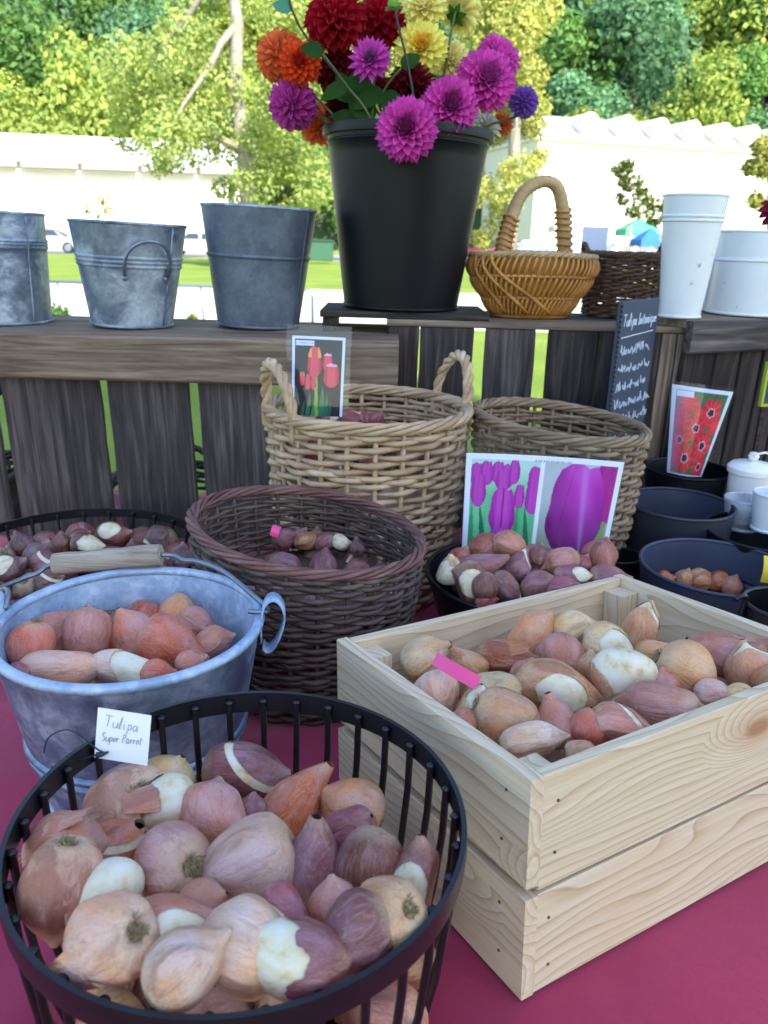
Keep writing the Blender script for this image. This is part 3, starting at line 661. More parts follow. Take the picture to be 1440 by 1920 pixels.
for (x0, x1, yb, rx0, rx1, ry, nm, lb, mats, ribs) in (
        (-100, 93, 613, -118, 104, 399, 'zinc_bucket', 'mottled pale-patched zinc bucket with triple band on the weathered crate', [GALV_DULL, GALV_DULL], (.70, .73, .76)),
        (177, 322, 619, 130, 353, 421, 'zinc_bucket', 'handled zinc bucket, squat and streaky, between the other two on the crate', [GALV_DULL, GALV_DULL], (.60, .64, .68)),
        (410, 560, 620, 377, 595, 392, 'zinc_bucket', 'smooth charcoal zinc bucket with one band beside the big black flower bucket', [ZINC_DARK, ZINC_DARK], (.60,))):
    bc, r0 = on_shelf(x0, x1, yb, SHELF_Z + .001); c, r1 = solve_rim(rx0, rx1, ry, bc.y); c.x = bc.x + (c.x - bc.x) * .35
    t, h, R = vessel(nm, lb, 'bucket', Vector((bc.x, bc.y, c.z)), r1, SHELF_Z + .001, r0, mats, ribs, .0028, group=SHB, ribw=.0035, lip=GALV_DULL, mw=T(bc.x, bc.y, SHELF_Z + .003) @ Matrix.Rotation(math.radians(1.9), 4, 'Y'))
    mb = MB(); az = -.45; pts = []
    for z in np.linspace(.004, h - .004, 12): pts.append(((R(z) + .0012) * math.cos(az), (R(z) + .0012) * math.sin(az), z))
    mb.tube(pts, .0016, 5); obj('seam', mb, mats[0], t, True)
    if 'handled' in lb:
        for hz_, nm2 in ((-.95, 'handle'), (2.2, 'handle')):
            pts = []
            for q in np.linspace(0, PI, 17):
                a = hz_ + .42 * math.cos(q) ; z = h * .52 + .33 * h * math.sin(q) ** .8
                rr = R(z) + .006 + .012 * math.sin(q); pts.append((rr * math.cos(a), rr * math.sin(a), z))
            mb = MB(); mb.tube(pts, .0032, 8); hd = obj(nm2, mb, STEEL, t, True)
            for q in (pts[0], pts[-1]):
                mb = MB(); mb.lathe([(.0001, -.002), (.0055, -.002), (.005, .003), (.0001, .0045)], 12)
                a = math.atan2(q[1], q[0]); obj('rivet', mb, STEEL, hd, True, 40, mw=T(R(q[2]) * math.cos(a), R(q[2]) * math.sin(a), q[2] - .004) @ RZ(a) @ Matrix.Rotation(PI / 2, 4, 'Y'))
# big black florist bucket on a dark board
bc, r0 = on_shelf(645, 855, 599, MZ + .0005); c, r1 = solve_rim(608, 930, 250, bc.y); BK = Vector((bc.x, bc.y, c.z))
bd = thing('black_board', 'short dark board under the big black flower bucket', 'board')
plank(bd, (aty(608, 600, BK.y).x, BK.y - .10, MZ + .0005), (aty(905, 600, BK.y).x, BK.y + .10, MZ + .012), OLDWOOD_DK, 'board')
plank(bd, (aty(612, 600, BK.y).x, BK.y - .09, MZ - .03), (aty(612, 600, BK.y).x + .02, BK.y + .09, MZ), OLDWOOD_DK, 'batten')
bz = MZ + .0125
bk, h, R = vessel('flower_bucket', 'tall black plastic florist bucket full of dahlias', 'bucket', BK, r1 * .955, bz, r0, [BLACK_PL, BLACK_PL], (.93,), .004, .003, ribw=.003, mw=T(BK.x, BK.y, bz + .002) @ Matrix.Rotation(math.radians(.9), 4, 'Y'))
mb = MB(); mb.lathe([(r1 * .955 - .002, h - .012), (r1 * 1.0, h - .012), (r1 * 1.005, h - .006), (r1, h + .003), (r1 * .95, h + .0035), (r1 * .93, h)], 72); obj('lip', mb, BLACK_PL, bk, True, 50)
BKR, BKH = r1 * .94, h
# white vase and pails on the dark crates
def white(name, lb, x0, x1, yb, rx0, rx1, ry, ribs, z):
    bc, r0 = on_shelf(x0, x1, yb, z); c, r1 = solve_rim(rx0, rx1, ry, bc.y); return vessel(name, lb, 'pail' if 'pail' in name else 'vase', Vector((bc.x, bc.y, c.z)), r1, z, r0, [WHITE_EN, WHITE_EN], ribs, .0026, ribw=.003)
white('white_vase', 'tall tapering white metal vase on the dark crates', 1236, 1309, 598, 1231, 1355, 367, (.80, .835), rz + .001)
white('white_pail', 'wide white metal pail beside the tall white vase', 1327, 1490, 595, 1328, 1508, 435, (.66,), rz + .002)
white('white_pail', 'slim white pail just behind the gap between vase and wide pail', 1290, 1345, 583, 1275, 1352, 448, (.8,), rz + .001)

# ---- galvanised bail bucket
c, r1 = solve_rim(-22, 490, 1182, .66)
GC, GR = c.copy(), r1; gz = cloth_z(c.x, c.y) + .001
gb, h, R = vessel('bail_bucket', 'blue-grey galvanised bucket with wooden bail grip, full of pink tulip bulbs', 'bucket', c, r1, gz, r1 * .70, [GALV, GALV_SKYLIT], (.42, .47, .12), .0048, .003, lip=GALV_SKYLIT, ribw=.005)
for sg, ea in ((1, .12), (-1, PI - .05)):
    ex, ey = math.cos(ea), math.sin(ea)
    mb = MB(); # strap lug: loop of flat metal
    v = []; f = []; m = 20
    for i in range(m + 1):
        q = -.55 + 6.0 * i / m; lo_ = max(0, math.cos(q)); rr = r1 + .0115 + .0115 * math.sin(q) - .006 * lo_; z = h + .001 - .021 * math.cos(q) - .014 * lo_
        for sd in (-.010, .010): v.append((ex * rr - ey * sd, ey * rr + ex * sd, z))
    for i in range(m): f.append((2 * i, 2 * i + 1, 2 * i + 3, 2 * i + 2))
    mb.add(v, f); e = obj('lug', mb, GALV_SKYLIT, gb, True); sm = e.modifiers.new('thickness', 'SOLIDIFY'); sm.thickness = .0016
# bail: half hoop laid back over the far rim, grip in the middle
Lp = Vector((r1 * math.cos(.12), r1 * math.sin(.12), h + .006)) * 1.0; Rp = Vector((-r1 * 1.0, r1 * .05, h + .006))
lg = Vector((c.x, c.y, gz))
def bail_pt(px, py, Y): return aty(px, py, Y) - lg
Yg = c.y + r1 * .98
g0 = bail_pt(302, 1040, Yg); g1 = bail_pt(103, 1058, Yg)
path = [Lp + Vector((-.012, 0, 0)), Lp + Vector((.006, .004, .0)), bail_pt(470, 1112, c.y + r1 * .45), bail_pt(420, 1072, c.y + r1 * .75), bail_pt(372, 1053, c.y + r1 * .9), bail_pt(345, 1050, Yg - .005), bail_pt(328, 1042, Yg), g0]
mb = MB()
def smooth_path(P, k=6):
    P = [Vector(p) for p in P]; o = []
    for i in range(len(P) - 1):
        a, b, c_, d = P[max(i - 1, 0)], P[i], P[i + 1], P[min(i + 2, len(P) - 1)]
        for t in range(k):
            s = t / k; o.append(.5 * ((2 * b) + (c_ - a) * s + (2 * a - 5 * b + 4 * c_ - d) * s * s + (3 * b - a - 3 * c_ + d) * s ** 3))
    return o + [P[-1]]
mb.tube(smooth_path(path), .0026, 8); bl = obj('bail', mb, STEEL, gb, True)
path = [g1, bail_pt(88, 1062, Yg), bail_pt(70, 1075, Yg - .008), bail_pt(40, 1086, c.y + r1 * .85), bail_pt(-10, 1108, c.y + r1 * .55), Rp + Vector((-.005, .02, .01)), Rp]
mb = MB(); mb.tube(smooth_path(path), .0026, 8); obj('bail', mb, STEEL, gb, True)
mb = MB(); dr = (g0 - g1); mb.tube([g1 + dr * k / 8 for k in range(9)], [.0118 + .0006 * math.sin(k * 2.1) for k in range(9)], 18); obj('grip', mb, GRIPWOOD, gb, True, 40)

# ---- dark round pots on the right
POTS = []
for (x0, x1, ym, Y, k0, lb, mats, ribs) in (
        (1172, 1381, 946, 1.2, .86, 'anthracite round planter with smooth sides behind the ribbed blue-grey one', [ANTHRA, SLATE_MET], ()),
        (1199, 1500, 1066, .985, .84, 'ribbed blue-grey round planter with an orange bulb inside', [SLATE_MET, SLATE_MET], (.32, .36, .62)),
        (1210, 1372, 880, 1.345, .8, 'small black pot holding the red anemone card', [BLACK_PL, BLACK_PL], ()),
        (1392, 1560, 1135, .80, .85, 'black metal pot with curled handle beside the pine crate', [BLACK_MET, BLACK_MET], (.6,)),
        (1118, 1205, 1042, 1.09, .85, 'narrow black pot wedged between bulb bowl and blue-grey planter', [BLACK_PL, BLACK_PL], ()),
        (1318, 1560, 1000, 1.12, .8, 'low black tray behind the ribbed blue-grey planter', [BLACK_PL, BLACK_PL], ())):
    c, r = solve_rim(x0, x1, ym, Y); POTS.append((c, r)); z = cloth_z(c.x, c.y) + .001
    t, h, R = vessel('planter', lb, 'planter', c, r, z, r * k0, mats, ribs, .0026, .0022, ribw=.004)
    if 'curled' in lb:
        mb = MB(); mb.tube(smooth_path([(-r, 0, h * .6), (-r - .006, 0, h * .8), (-r - .002, -.002, h + .004), (-r - .008, -.006, h + .012), (-r - .016, -.008, h + .008)]), .003, 8); obj('handle', mb, BLACK_MET, t, True)
# white lidded jar and white cup
c, r = solve_rim(1362, 1455, 885, 1.27); jz = c.z - .075
bx = thing('upturned_crate', 'dark box under the white lidded jar', 'crate', None, T(c.x + .01, c.y + .01, TZ)); z1 = jz - TZ
mb = MB(); mb.box((-.06, -.05, .003), (.09, .08, z1 - .001), bev=.003); obj('box', mb, OLDWOOD_DK, bx)
t, h, R = vessel('lidded_jar', 'white lidded jar with round knob beside the anemone card', 'jar', c, r * .9, jz, r * .8, [WHITE_PL, WHITE_PL], (), .002)
mb = MB(); mb.lathe([(r, h), (r, h + .008), (r * .85, h + .014), (r * .25, h + .018), (r * .1, h + .019), (.007, h + .021), (.009, h + .027), (.006, h + .033), (.0001, h + .034)], 40); obj('lid', mb, WHITE_PL, t, True, 40)
mb = MB(); mb.tube(smooth_path([(-r * .1, -r * .2, h + .03), (r * .5, -r * .1, h + .034), (r * 1.1, 0, h + .02), (r * 1.15, 0, h)]), .002, 6); obj('handle', mb, WHITE_PL, t, True)
c, r = solve_rim(1412, 1490, 925, 1.16); t, h, R = vessel('white_cup', 'white tapered cup standing on the low black tray', 'cup', c, r, c.z - .06, r * .75, [WHITE_EN, WHITE_EN], (), .0022)
c, r = solve_rim(1358, 1440, 935, 1.21); t, h, R = vessel('clear_tub', 'cloudy clear plastic tub between jar and dark planters', 'tub', c, r, c.z - .05, r * .8, [m_clear('cloudy_plastic', (.8, .86, .95, 1), .12, .35)] * 2, (), .0016)
mb = MB(); p = aty(1412, 840, 1.26)

# ---- wicker
def wicker(name, label, c, r1, zb, r0, mat, rims, ns, rows, sr, group=None, slant=0, belly=.0, twist=0, floor=.1, handles=None, stake_mat=None, n_sub=4, slant_dir=(1, 0), top_th=1.0, cat='basket', amp=None):
    h = c.z - zb; t = thing(name, label, cat, group, T(c.x, c.y, zb) @ RZ(twist)); amp = amp or sr * .95
    ca, sa = math.cos(-twist), math.sin(-twist); sd = (slant_dir[0] * ca - slant_dir[1] * sa, slant_dir[0] * sa + slant_dir[1] * ca)
    def P(a, q, dr=0, dz=0):
        r = r0 + (r1 - r0) * q + belly * math.sin(PI * q) + dr; x, y = r * math.cos(a), r * math.sin(a)
        return (x, y, h * q * (1 + slant * (x * sd[0] + y * sd[1]) / r1) + dz)
    m = ns * n_sub
    for k in range(rows):
        pts = []; rad = []
        for i in range(m):
            a = 2 * PI * i / m; ph = math.cos(ns / 2 * a + k * PI); q = (k + .5 + .35 * math.sin(a + k)) / rows * .97
            jz = .25 * sr * math.sin(3 * a + k * 1.7) + .2 * sr * noise.noise(Vector((a * 5, k * 3.1, 0)))
            pts.append(P(a, q, amp * ph, jz + sr * .22 * math.sin(ns / 2 * a + k * PI))); rad.append(sr * (.86 + .2 * ph + .08 * math.sin(a * 5 + k * 2.3)) * random.uniform(.9, 1.1))
        mb = MB(); mb.tube(pts, rad, 6, True); obj('weaver', mb, mat, t, True)
    for i in range(ns):
        a = 2 * PI * i / ns; mb = MB(); mb.tube([P(a, q) for q in np.linspace(0.0, .99, 7)], sr * .8, 6); obj('stake', mb, stake_mat or mat, t, True)
    nb = 5
    for s in range(nb):
        pts = []; rad = []; fr = ns * .5
        for i in range(m * 2):
            a = 2 * PI * i / (m * 2); ph = fr * .5 * a + s * 2 * PI / nb
            fq = 1.0; pts.append(P(a, 1.0, sr * 1.35 * top_th * math.cos(ph), sr * 1.25 * top_th * math.sin(ph))); rad.append(sr * (.85 + .15 * math.sin(a * 3 + s)))
        mb = MB(); mb.tube(pts, rad, 6, True); obj('rim_strand', mb, rims, t, True)
    mb = MB(); mb.lathe([(.0001, h * floor), (r0 + (r1 - r0) * floor - sr, h * floor)], 32); obj('base', mb, mat, t)
    for e in range(16):
        a = random.uniform(0, 6.28); q = random.uniform(.15, .97); p0 = P(a, q, sr * .5); p1 = P(a + random.uniform(.05, .12), q + random.uniform(-.01, .03), sr * random.uniform(2.0, 3.6)); mb = MB(); mb.tube([p0, Vector(p0).lerp(Vector(p1), .6) + Vector((0, 0, sr * .3)), p1], [sr * .6, sr * .5, sr * .3], 5); obj('loose_end', mb, mat, t, True)
    for ha, hw, hhh, hr in (handles or []):
        for s in range(3):
            pts = []
            for q in np.linspace(0, 1, 46):
                a = ha + hw * math.cos(PI * q); z = h + hhh * math.sin(PI * q) - .012 + (0 if .04 < q < .96 else -.018); rr = r1 + .001 + .004 * math.sin(PI * q)
                ph = q * 22 + s * 2 * PI / 3; pts.append(((rr + hr * math.cos(ph)) * math.cos(a), (rr + hr * math.cos(ph)) * math.sin(a), z * (1 + slant * math.cos(a)) + hr * math.sin(ph)))
            mb = MB(); mb.tube(pts, hr * 1.02, 7); obj('handle_strand', mb, rims, t, True)
    return t, h
c, r = solve_rim(498, 881, 768, 1.185); LC, LR = c.copy(), r; zb_ = cloth_z(c.x, c.y) + .005
wicker('wicker_basket', 'buff willow basket with two twisted rope handles, a red tulip card in it', c, r - .004, zb_, r * .80, W_LIGHT, W_LIGHT, 24, 31, .0046, handles=[(PI + .42, .34, .085, .0046), (.32, .36, .085, .0046)], belly=.004, floor=.55, twist=.1)
c, r = solve_rim(352, 798, 1000, .89); DC, DR = c.copy(), r; zb_ = cloth_z(c.x, c.y) + .004
wicker('wicker_basket', 'dark brown willow basket with slanting reddish rim and no handles', c, r - .005, zb_, r * .74, W_DARK, W_RED, 26, 37, .0033, slant=-.085, belly=.006, floor=.62, twist=.05)
c, r = solve_rim(886, 1219, 792, 1.2); WC, WR = c.copy(), r; zb_ = cloth_z(c.x, c.y) + .005
wicker('wicker_basket', 'greyish willow basket without handles behind the purple tulip card', c, r - .004, zb_, r * .78, W_GREY, W_GREY, 26, 35, .0041, slant=-.04, belly=.004, floor=.2)
bc, r0 = on_shelf(1091, 1225, 597, MZ + .002); c, r = solve_rim(1088, 1246, 477, bc.y); c.x = bc.x
wicker('wicker_basket', 'small chocolate brown willow basket with loop handle beside the honey one', Vector((bc.x, bc.y, c.z)), r - .003, MZ + .003, r0 * .95, W_CHOC, W_CHOC, 22, 24, .0031, handles=[(.1, .3, .04, .0026), (PI, .3, .03, .0026)], floor=.1)
for px, py, Yq, rr, hh_ in ((40, 880, 1.95, .17, .3), (330, 905, 1.98, .18, .3)):
    p = aty(px, py, Yq); c = Vector((p.x, p.y, p.z)); zz = c.z - hh_
    sb = thing('low_stool', 'dark low stool behind the weathered crate, under a black basket', 'stool', 'stools behind the weathered crate', T(c.x, c.y, 0))
    mb = MB(); mb.box((-.18, -.18, zz - .03), (.18, .18, zz - .004), bev=.004); obj('seat', mb, OLDWOOD_DK, sb)
    for sx in (-1, 1):
        for sy in (-1, 1): mb = MB(); mb.box((sx * .15 - .02, sy * .15 - .02, 0), (sx * .15 + .02, sy * .15 + .02, zz - .031)); obj('leg', mb, OLDWOOD_DK, sb)
    wicker('wicker_basket', 'black willow basket glimpsed through the weathered crate slats', c, rr, zz, rr * .8, W_BLACK, W_BLACK, 20, 16, .0065, group='black baskets behind the crate', handles=[(PI * .5, .3, .06, .005)])

# honey oval basket with wrapped bow handle
bc, r0 = on_shelf(905, 1075, 600, MZ + .002); c, r = solve_rim(878, 1113, 478, bc.y)
hb = thing('bow_basket', 'honey-coloured rib basket with tall wrapped bow handle', 'basket', None, T(bc.x, bc.y, MZ + .002)); h = c.z - MZ - .002; rx, ry = r, r * .72
def HBp(a, q, k=1.0):   # q 0 bottom .. 1 rim : rounded hull with a waist
    s = (.60 + .40 * math.sin(min(1, q * 1.12) * PI / 2) ** .9) * (1 - .035 * math.sin(q * PI * 2)) * k
    return Vector((rx * s * math.cos(a), ry * s * math.sin(a), h * (q - .02 * math.cos(a * 2) * q)))
for j, (q0, q1) in enumerate(((.02, .34), (.30, .68), (.64, 1.0))):
    n = 64
    for i in range(n):
        a = 2 * PI * (i + .5 * (j % 2)) / n; pts = []
        for s in range(5):
            u = s / 4; b = HBp(a + .10 * (u - .5), q0 + (q1 - q0) * u, 1 + .035 * math.sin(PI * u)); pts.append(b)
        mb = MB(); mb.tube(pts, [.0022, .0031, .0033, .0031, .0022], 5); obj('weaver', mb, W_HONEY, hb, True)
for q in (.02, .33, .67):
    mb = MB(); mb.tube([HBp(a, q, 1.0) for a in np.linspace(0, 2 * PI, 60, endpoint=False)], .0036, 6, True); obj('rib', mb, W_HONEY, hb, True)
for sg in (-1, 1):
    for k in range(3):
        a0 = -PI / 2 - sg * (1.15 - .18 * k); pts = [HBp(a0 + sg * (.55 + .4 * k) * (1 - u) ** 1.6, u, 1.04) for u in np.linspace(.08, 1, 14)]
        if sg == 1: mb = MB(); mb.tube(pts, .0036, 6); obj('rib', mb, W_HONEY, hb, True)
for s in range(3):
    mb = MB(); mb.tube([HBp(a, 1.0) + Vector((math.cos(a), math.sin(a), 0)) * .003 * math.cos(18 * a + s * 2.1) + Vector((0, 0, .003 * math.sin(18 * a + s * 2.1))) for a in np.linspace(0, 2 * PI, 160, endpoint=False)], .0036, 6, True); obj('rim_strand', mb, CANE, hb, True)
mb = MB(); mb.lathe([(.0001, .004), (rx * .55, .004)], 32); obj('base', mb, W_HONEY, hb)
mb = MB(); mb.lathe([(rx * .56, .004), (rx * .75, h * .3), (rx * .9, h * .6), (rx * .94, h * .95)], 40, fn=lambda p: (p[0], p[1] * ry / rx, p[2])); obj('lining', mb, W_HONEY, hb, True)
lo = Vector((bc.x, bc.y, MZ + .002)); HP = [(942, 478), (950, 440), (962, 400), (978, 365), (1000, 347), (1025, 340), (1045, 352), (1054, 385), (1057, 430), (1058, 480)]
pth = smooth_path([aty(x, y, bc.y - .02 + .05 * i / 9) - lo for i, (x, y) in enumerate(HP)], 8)
mb = MB(); hr = .0115; mb.tube(pth, [hr * (1.28 - .28 * math.sin(PI * i / (len(pth) - 1))) * (1 + .05 * (i % 3 - 1)) for i in range(len(pth))], 8); hd = obj('bow_handle', mb, CANE, hb, True)
for seg in (range(0, 16), range(len(pth) - 16, len(pth))):
    for i in seg:
        if i % 2: continue
        a = pth[max(i - 1, 0)]; b = pth[min(i + 1, len(pth) - 1)]; tt = (b - a).normalized(); s1 = tt.cross(Vector((0, 1, 0))).normalized(); s2 = tt.cross(s1)
        mb = MB(); mb.tube([pth[i] + (s1 * math.cos(q) + s2 * math.sin(q)) * hr * 1.35 + tt * .002 * math.sin(q * 2) for q in np.linspace(0, 2 * PI, 14, endpoint=False)], .0026, 5, True); obj('wrap', mb, W_HONEY, hd, True)

# ---- black wire baskets
def wire_basket(label, c, r1, zb, r0, rods, band=.017, group=None):
    h = c.z - zb; t = thing('wire_basket', label, 'basket', group, T(c.x, c.y, zb)); th = .0016
    mb = MB(); mb.lathe([(r1 - th, h - band), (r1 + th, h - band), (r1 + th + .0006, h - band * .5), (r1 + th, h), (r1 - th, h), (r1 - th, h - band)], 120); obj('rim_band', mb, BLACK_MET, t, True, 40)
    cv = lambda q: r0 + (r1 - r0) * (1 - (1 - q) ** 2.2)
    rm = None
    for i in range(rods):
        a = 2 * PI * (i + .3) / rods; ca, sa = math.cos(a), math.sin(a)
        pts = [((cv(q) - .004) * ca, (cv(q) - .004) * sa, .004 + (h - .010) * q) for q in (0, .04, .1, .2, .35, .55, .8, 1.0)]
        mb = MB(); mb.tube(pts, .0026, 8); rd = obj('rod', mb, BLACK_MET, t, True, 50)
        mb = MB(); mb.lathe([(.0001, .0022), (.0028, .0015), (.0036, 0), (.0001, -.0015)], 10); obj('rod_head', mb, BLACK_MET, rd, True, mw=T(pts[-1]))
    for rr, z in ((r0 - .002, .003), (r0 * .55, .003)):
        mb = MB(); mb.tube([(rr * math.cos(a), rr * math.sin(a), z) for a in np.linspace(0, 2 * PI, 64, endpoint=False)], .003, 8, True); obj('base_ring', mb, BLACK_MET, t, True)
    for i in range(6):
        a = PI * i / 6; mb = MB(); mb.tube([(-r0 * math.cos(a), -r0 * math.sin(a), .006), (r0 * math.cos(a), r0 * math.sin(a), .006)], .002, 6); obj('base_wire', mb, BLACK_MET, t, True)
    return t, h
NC, NR = solve_rim(-3, 871, 1602, .405); NZ = cloth_z(NC.x, NC.y) + .002
wire_basket('black wire basket heaped with large purple and pink tulip bulbs, white name tag inside', NC, NR, NZ, NR * .78, 32)
BC, BR = solve_rim(-130, 384, 1044, 1.09); BZ = cloth_z(BC.x, BC.y) + .002
wire_basket('black wire basket of dark purple bulbs behind the galvanised bucket', BC, BR, BZ, BR * .8, 28, .014)
SC_, SR_ = solve_rim(800, 1178, 1075, .945); SC_.z = min(SC_.z, TZ + .135); SZ = cloth_z(SC_.x, SC_.y) + .001
vessel('bulb_bowl', 'black bowl heaped with reddish bulbs in front of the purple tulip card', 'bowl', SC_, SR_, SZ, SR_ * .7, [BLACK_MET, BLACK_MET], (), .003, .002)

# ---- pine crate
pc = thing('pine_crate', 'new pale pine crate with corner posts, full of tan bulbs', 'crate', None, CM)
BT = .0115; gap = .0085; bh = (CH - gap) / 2
for z0, z1 in ((.001, bh), (bh + gap, CH)):
    plank(pc, (0, 0, z0), (BT, CW, z1), PINE, 'side_board', axis=1, bev=.0008, wob=.0002); plank(pc, (CL - BT, 0, z0), (CL, CW, z1), PINE, 'side_board', axis=1, bev=.0008, wob=.0002)
    z1b = z1 - .0008
    plank(pc, (BT + .0006, .0008, z0 - .0 if z0 < .01 else z0 - gap * .7), (CL - BT - .0006, BT, z1b), PINE, 'front_board', axis=0, bev=.0008, wob=.0002)
    plank(pc, (BT + .0006, CW - BT, z0), (CL - BT - .0006, CW - .0008, z1b), PINE, 'back_board', axis=0, bev=.0008, wob=.0002)
for x in (BT + .0004, CL - BT - .0264):
    for y in (BT + .0004, CW - BT - .0264): plank(pc, (x, y, .012), (x + .026, y + .026, CH - .010), PINE, 'corner_post', axis=2, bev=.0008, wob=.0001)
for k in range(3): plank(pc, (BT + .001, BT + .003 + k * .083, .002), (CL - BT - .001, BT + .082 + k * .083, .0095), PINE, 'floor_board', axis=0, bev=.0008, wob=.0002)
NAIL = m_plain('nail_head', lin('#5c5048'), .5, .5, .1, 20, 0)
nm = MB(); nm.lathe([(.0001, .0008), (.0011, .0006), (.0014, -.001)], 10); nme = nm.mesh('nail', NAIL, True)
for z in (.02, .06, bh + gap + .02, bh + gap + .06):
    o = link('nail', nme, pc); o.matrix_local = T(.022 + random.uniform(-.002, .004), .0006, z) @ Matrix.Rotation(PI / 2, 4, 'X')
    o = link('nail', nme, pc); o.matrix_local = T(-.0002, .026 + random.uniform(-.003, .003), z + .004) @ Matrix.Rotation(-PI / 2, 4, 'Y')

# ================================================================== BULBS
PROF = {
    'round': [(-.45, .0), (-.485, .10), (-.475, .2), (-.40, .36), (-.24, .48), (-.02, .50), (.18, .41), (.31, .25), (.41, .12), (.5, .045)],
    'tear': [(-.46, .0), (-.49, .12), (-.47, .24), (-.38, .42), (-.2, .5), (.0, .44), (.18, .31), (.33, .18), (.43, .11), (.5, .07)],
    'curved': [(-.46, .0), (-.49, .12), (-.47, .25), (-.36, .44), (-.16, .5), (.04, .44), (.2, .32), (.34, .22), (.44, .14), (.5, .08)],
    'egg': [(-.48, .0), (-.5, .08), (-.47, .22), (-.36, .38), (-.15, .49), (.05, .5), (.24, .42), (.38, .27), (.46, .14), (.5, .04)],
    'flat': [(-.45, .0), (-.49, .14), (-.47, .28), (-.36, .44), (-.15, .5), (.08, .47), (.26, .34), (.38, .19), (.46, .09), (.5, .04)],
    'papery': [(-.40, .0), (-.43, .05), (-.47, .10), (-.49, .17), (-.47, .27), (-.36, .43), (-.12, .5), (.12, .45), (.29, .29), (.41, .13), (.5, .05)],
}
NA, NR_ = 60, 44
def bulb_pts(kind, seed, off=0.0):
    pr = PROF[kind]; P = smooth_path([(r, 0, z) for z, r in pr], 8); L = np.linspace(0, len(P) - 1, NR_)
    ring = [P[int(round(i))] for i in L]; V = np.zeros((NR_, NA, 3)); bend = {'curved': .30, 'tear': .10, 'flat': .08}.get(kind, .04)
    for i, q in enumerate(ring):
        for k in range(NA):
            a = 2 * PI * k / NA; r = max(q.x, .0005); d = Vector((math.cos(a), math.sin(a), q.z * 1.6)); nz = noise.noise(d * 1.3 + Vector((seed * 7.1, 0, 0)))
            n2 = noise.noise(Vector((math.cos(a) * 4, math.sin(a) * 4, q.z * 1.2)) + Vector((seed * 3.3, 5, 0)))
            rr = r * (1 + .13 * nz + (.035 if kind == 'papery' else .016) * n2) + off
            x, y, z = rr * math.cos(a), rr * math.sin(a), q.z + off * (1 if q.z > .45 else -1 if q.z < -.45 else 0)
            if kind == 'flat' and y > .27: y = .27 + (y - .27) * .22
            if kind == 'round' and seed % 2 and y > .36: y = .36 + (y - .36) * .35
            t = max(0, z + .1); x += bend * t * t * 1.6; y += .05 * math.sin(z * 5 + seed)
            V[i, k] = (x, y, z)
    return V
def grid_faces(mask=None):
    f = []
    for i in range(NR_ - 1):
        for k in range(NA):
            if mask is None or mask[i, k]: f.append((i * NA + k, i * NA + (k + 1) % NA, (i + 1) * NA + (k + 1) % NA, (i + 1) * NA + k))
    return f
def sub(V, f):
    used = sorted({i for q in f for i in q}); mp = {u: i for i, u in enumerate(used)}; return V[used], np.array([[mp[i] for i in q] for q in f])
BULB = {}
def bulb_mesh(kind, seed, peel):
    key = (kind, seed, peel)
    if key in BULB: return BULB[key]
    V = bulb_pts(kind, seed); f = np.array(grid_faces())
    if not peel: BULB[key] = (npmesh('bulb', V.reshape(-1, 3), f, [SKIN], True), None)
    else:
        core = npmesh('bulb_core', V.reshape(-1, 3), f, [FLESH], True); S = bulb_pts(kind, seed, .011); cen = np.zeros((NR_, NA))
        for i in range(NR_):
            for k in range(NA):
                x, y, z = S[i, k]; a = math.atan2(y, x); nn = .22 * noise.noise(Vector((x * 3.1, y * 3.1, z * 3.1 + seed))) + .07 * noise.noise(Vector((x * 13, y * 13, z * 13)))
                if peel == 'patch': cen[i, k] = ((a / .78) ** 2 + ((z + .02 - .1 * (seed % 3)) / .27) ** 2) - 1 + nn * 2
                elif peel == 'band': cen[i, k] = abs(z - .12 - .30 * math.sin(a + seed)) / .055 - 1 + nn * 1.6 + (1.5 if abs(a) > 1.5 else 0)
                elif peel == 'half': cen[i, k] = .12 - z + nn - .25 * math.cos(a) + .1 * (seed % 3)
                elif peel == 'base': cen[i, k] = z + .12 + nn - .18 * math.cos(a)
                elif peel == 'bare': cen[i, k] = .38 - z + nn if z > 0 else z + .44
                if peel == 'bare': cen[i, k] = z - .30 + nn
        ed = np.exp(-np.abs(cen) / .3) * .020; nrm = S - np.array([0, 0, 0]); nrm[..., 2] *= .5; nrm /= (np.linalg.norm(nrm, axis=2)[..., None] + 1e-6); S2 = S + nrm * ed[..., None]
        vs = [tuple(q) for q in S2.reshape(-1, 3)]; cf = cen.reshape(-1); fs = []; cut = {}
        def crossing(a, b):
            k = (min(a, b), max(a, b))
            if k not in cut:
                t_ = cf[a] / (cf[a] - cf[b]); cut[k] = len(vs); vs.append(tuple(np.array(vs[a]) * (1 - t_) + np.array(vs[b]) * t_))
            return cut[k]
        for q in grid_faces():
            pl = []
            for e in range(4):
                a, b = q[e], q[(e + 1) % 4]
                if cf[a] > 0: pl.append(a)
                if (cf[a] > 0) != (cf[b] > 0): pl.append(crossing(a, b))
            if len(pl) > 2: fs.append(tuple(pl))
        used = sorted({i for q in fs for i in q}); mp = {u: i for i, u in enumerate(used)}; pb_ = MB(); pb_.add([vs[u] for u in used], [tuple(mp[i] for i in q) for q in fs]); BULB[key] = (core, pb_.mesh('bulb_peel', SKIN, True))
    return BULB[key]
ROOT = m_plain('root_plate', lin('#a8946f'), .9, 0, .35, 14, .8, .01)
mb = MB(); random.seed(3)
for i in range(38):
    a = random.uniform(0, 6.28); r = random.uniform(.03, .13); mb.tube([(r * .8 * math.cos(a), r * .8 * math.sin(a), -.45), (r * math.cos(a), r * math.sin(a), -.50), (r * 1.35 * math.cos(a + .2), r * 1.35 * math.sin(a + .2), -.515 - random.uniform(0, .02))], [.012, .012, .005], 4)
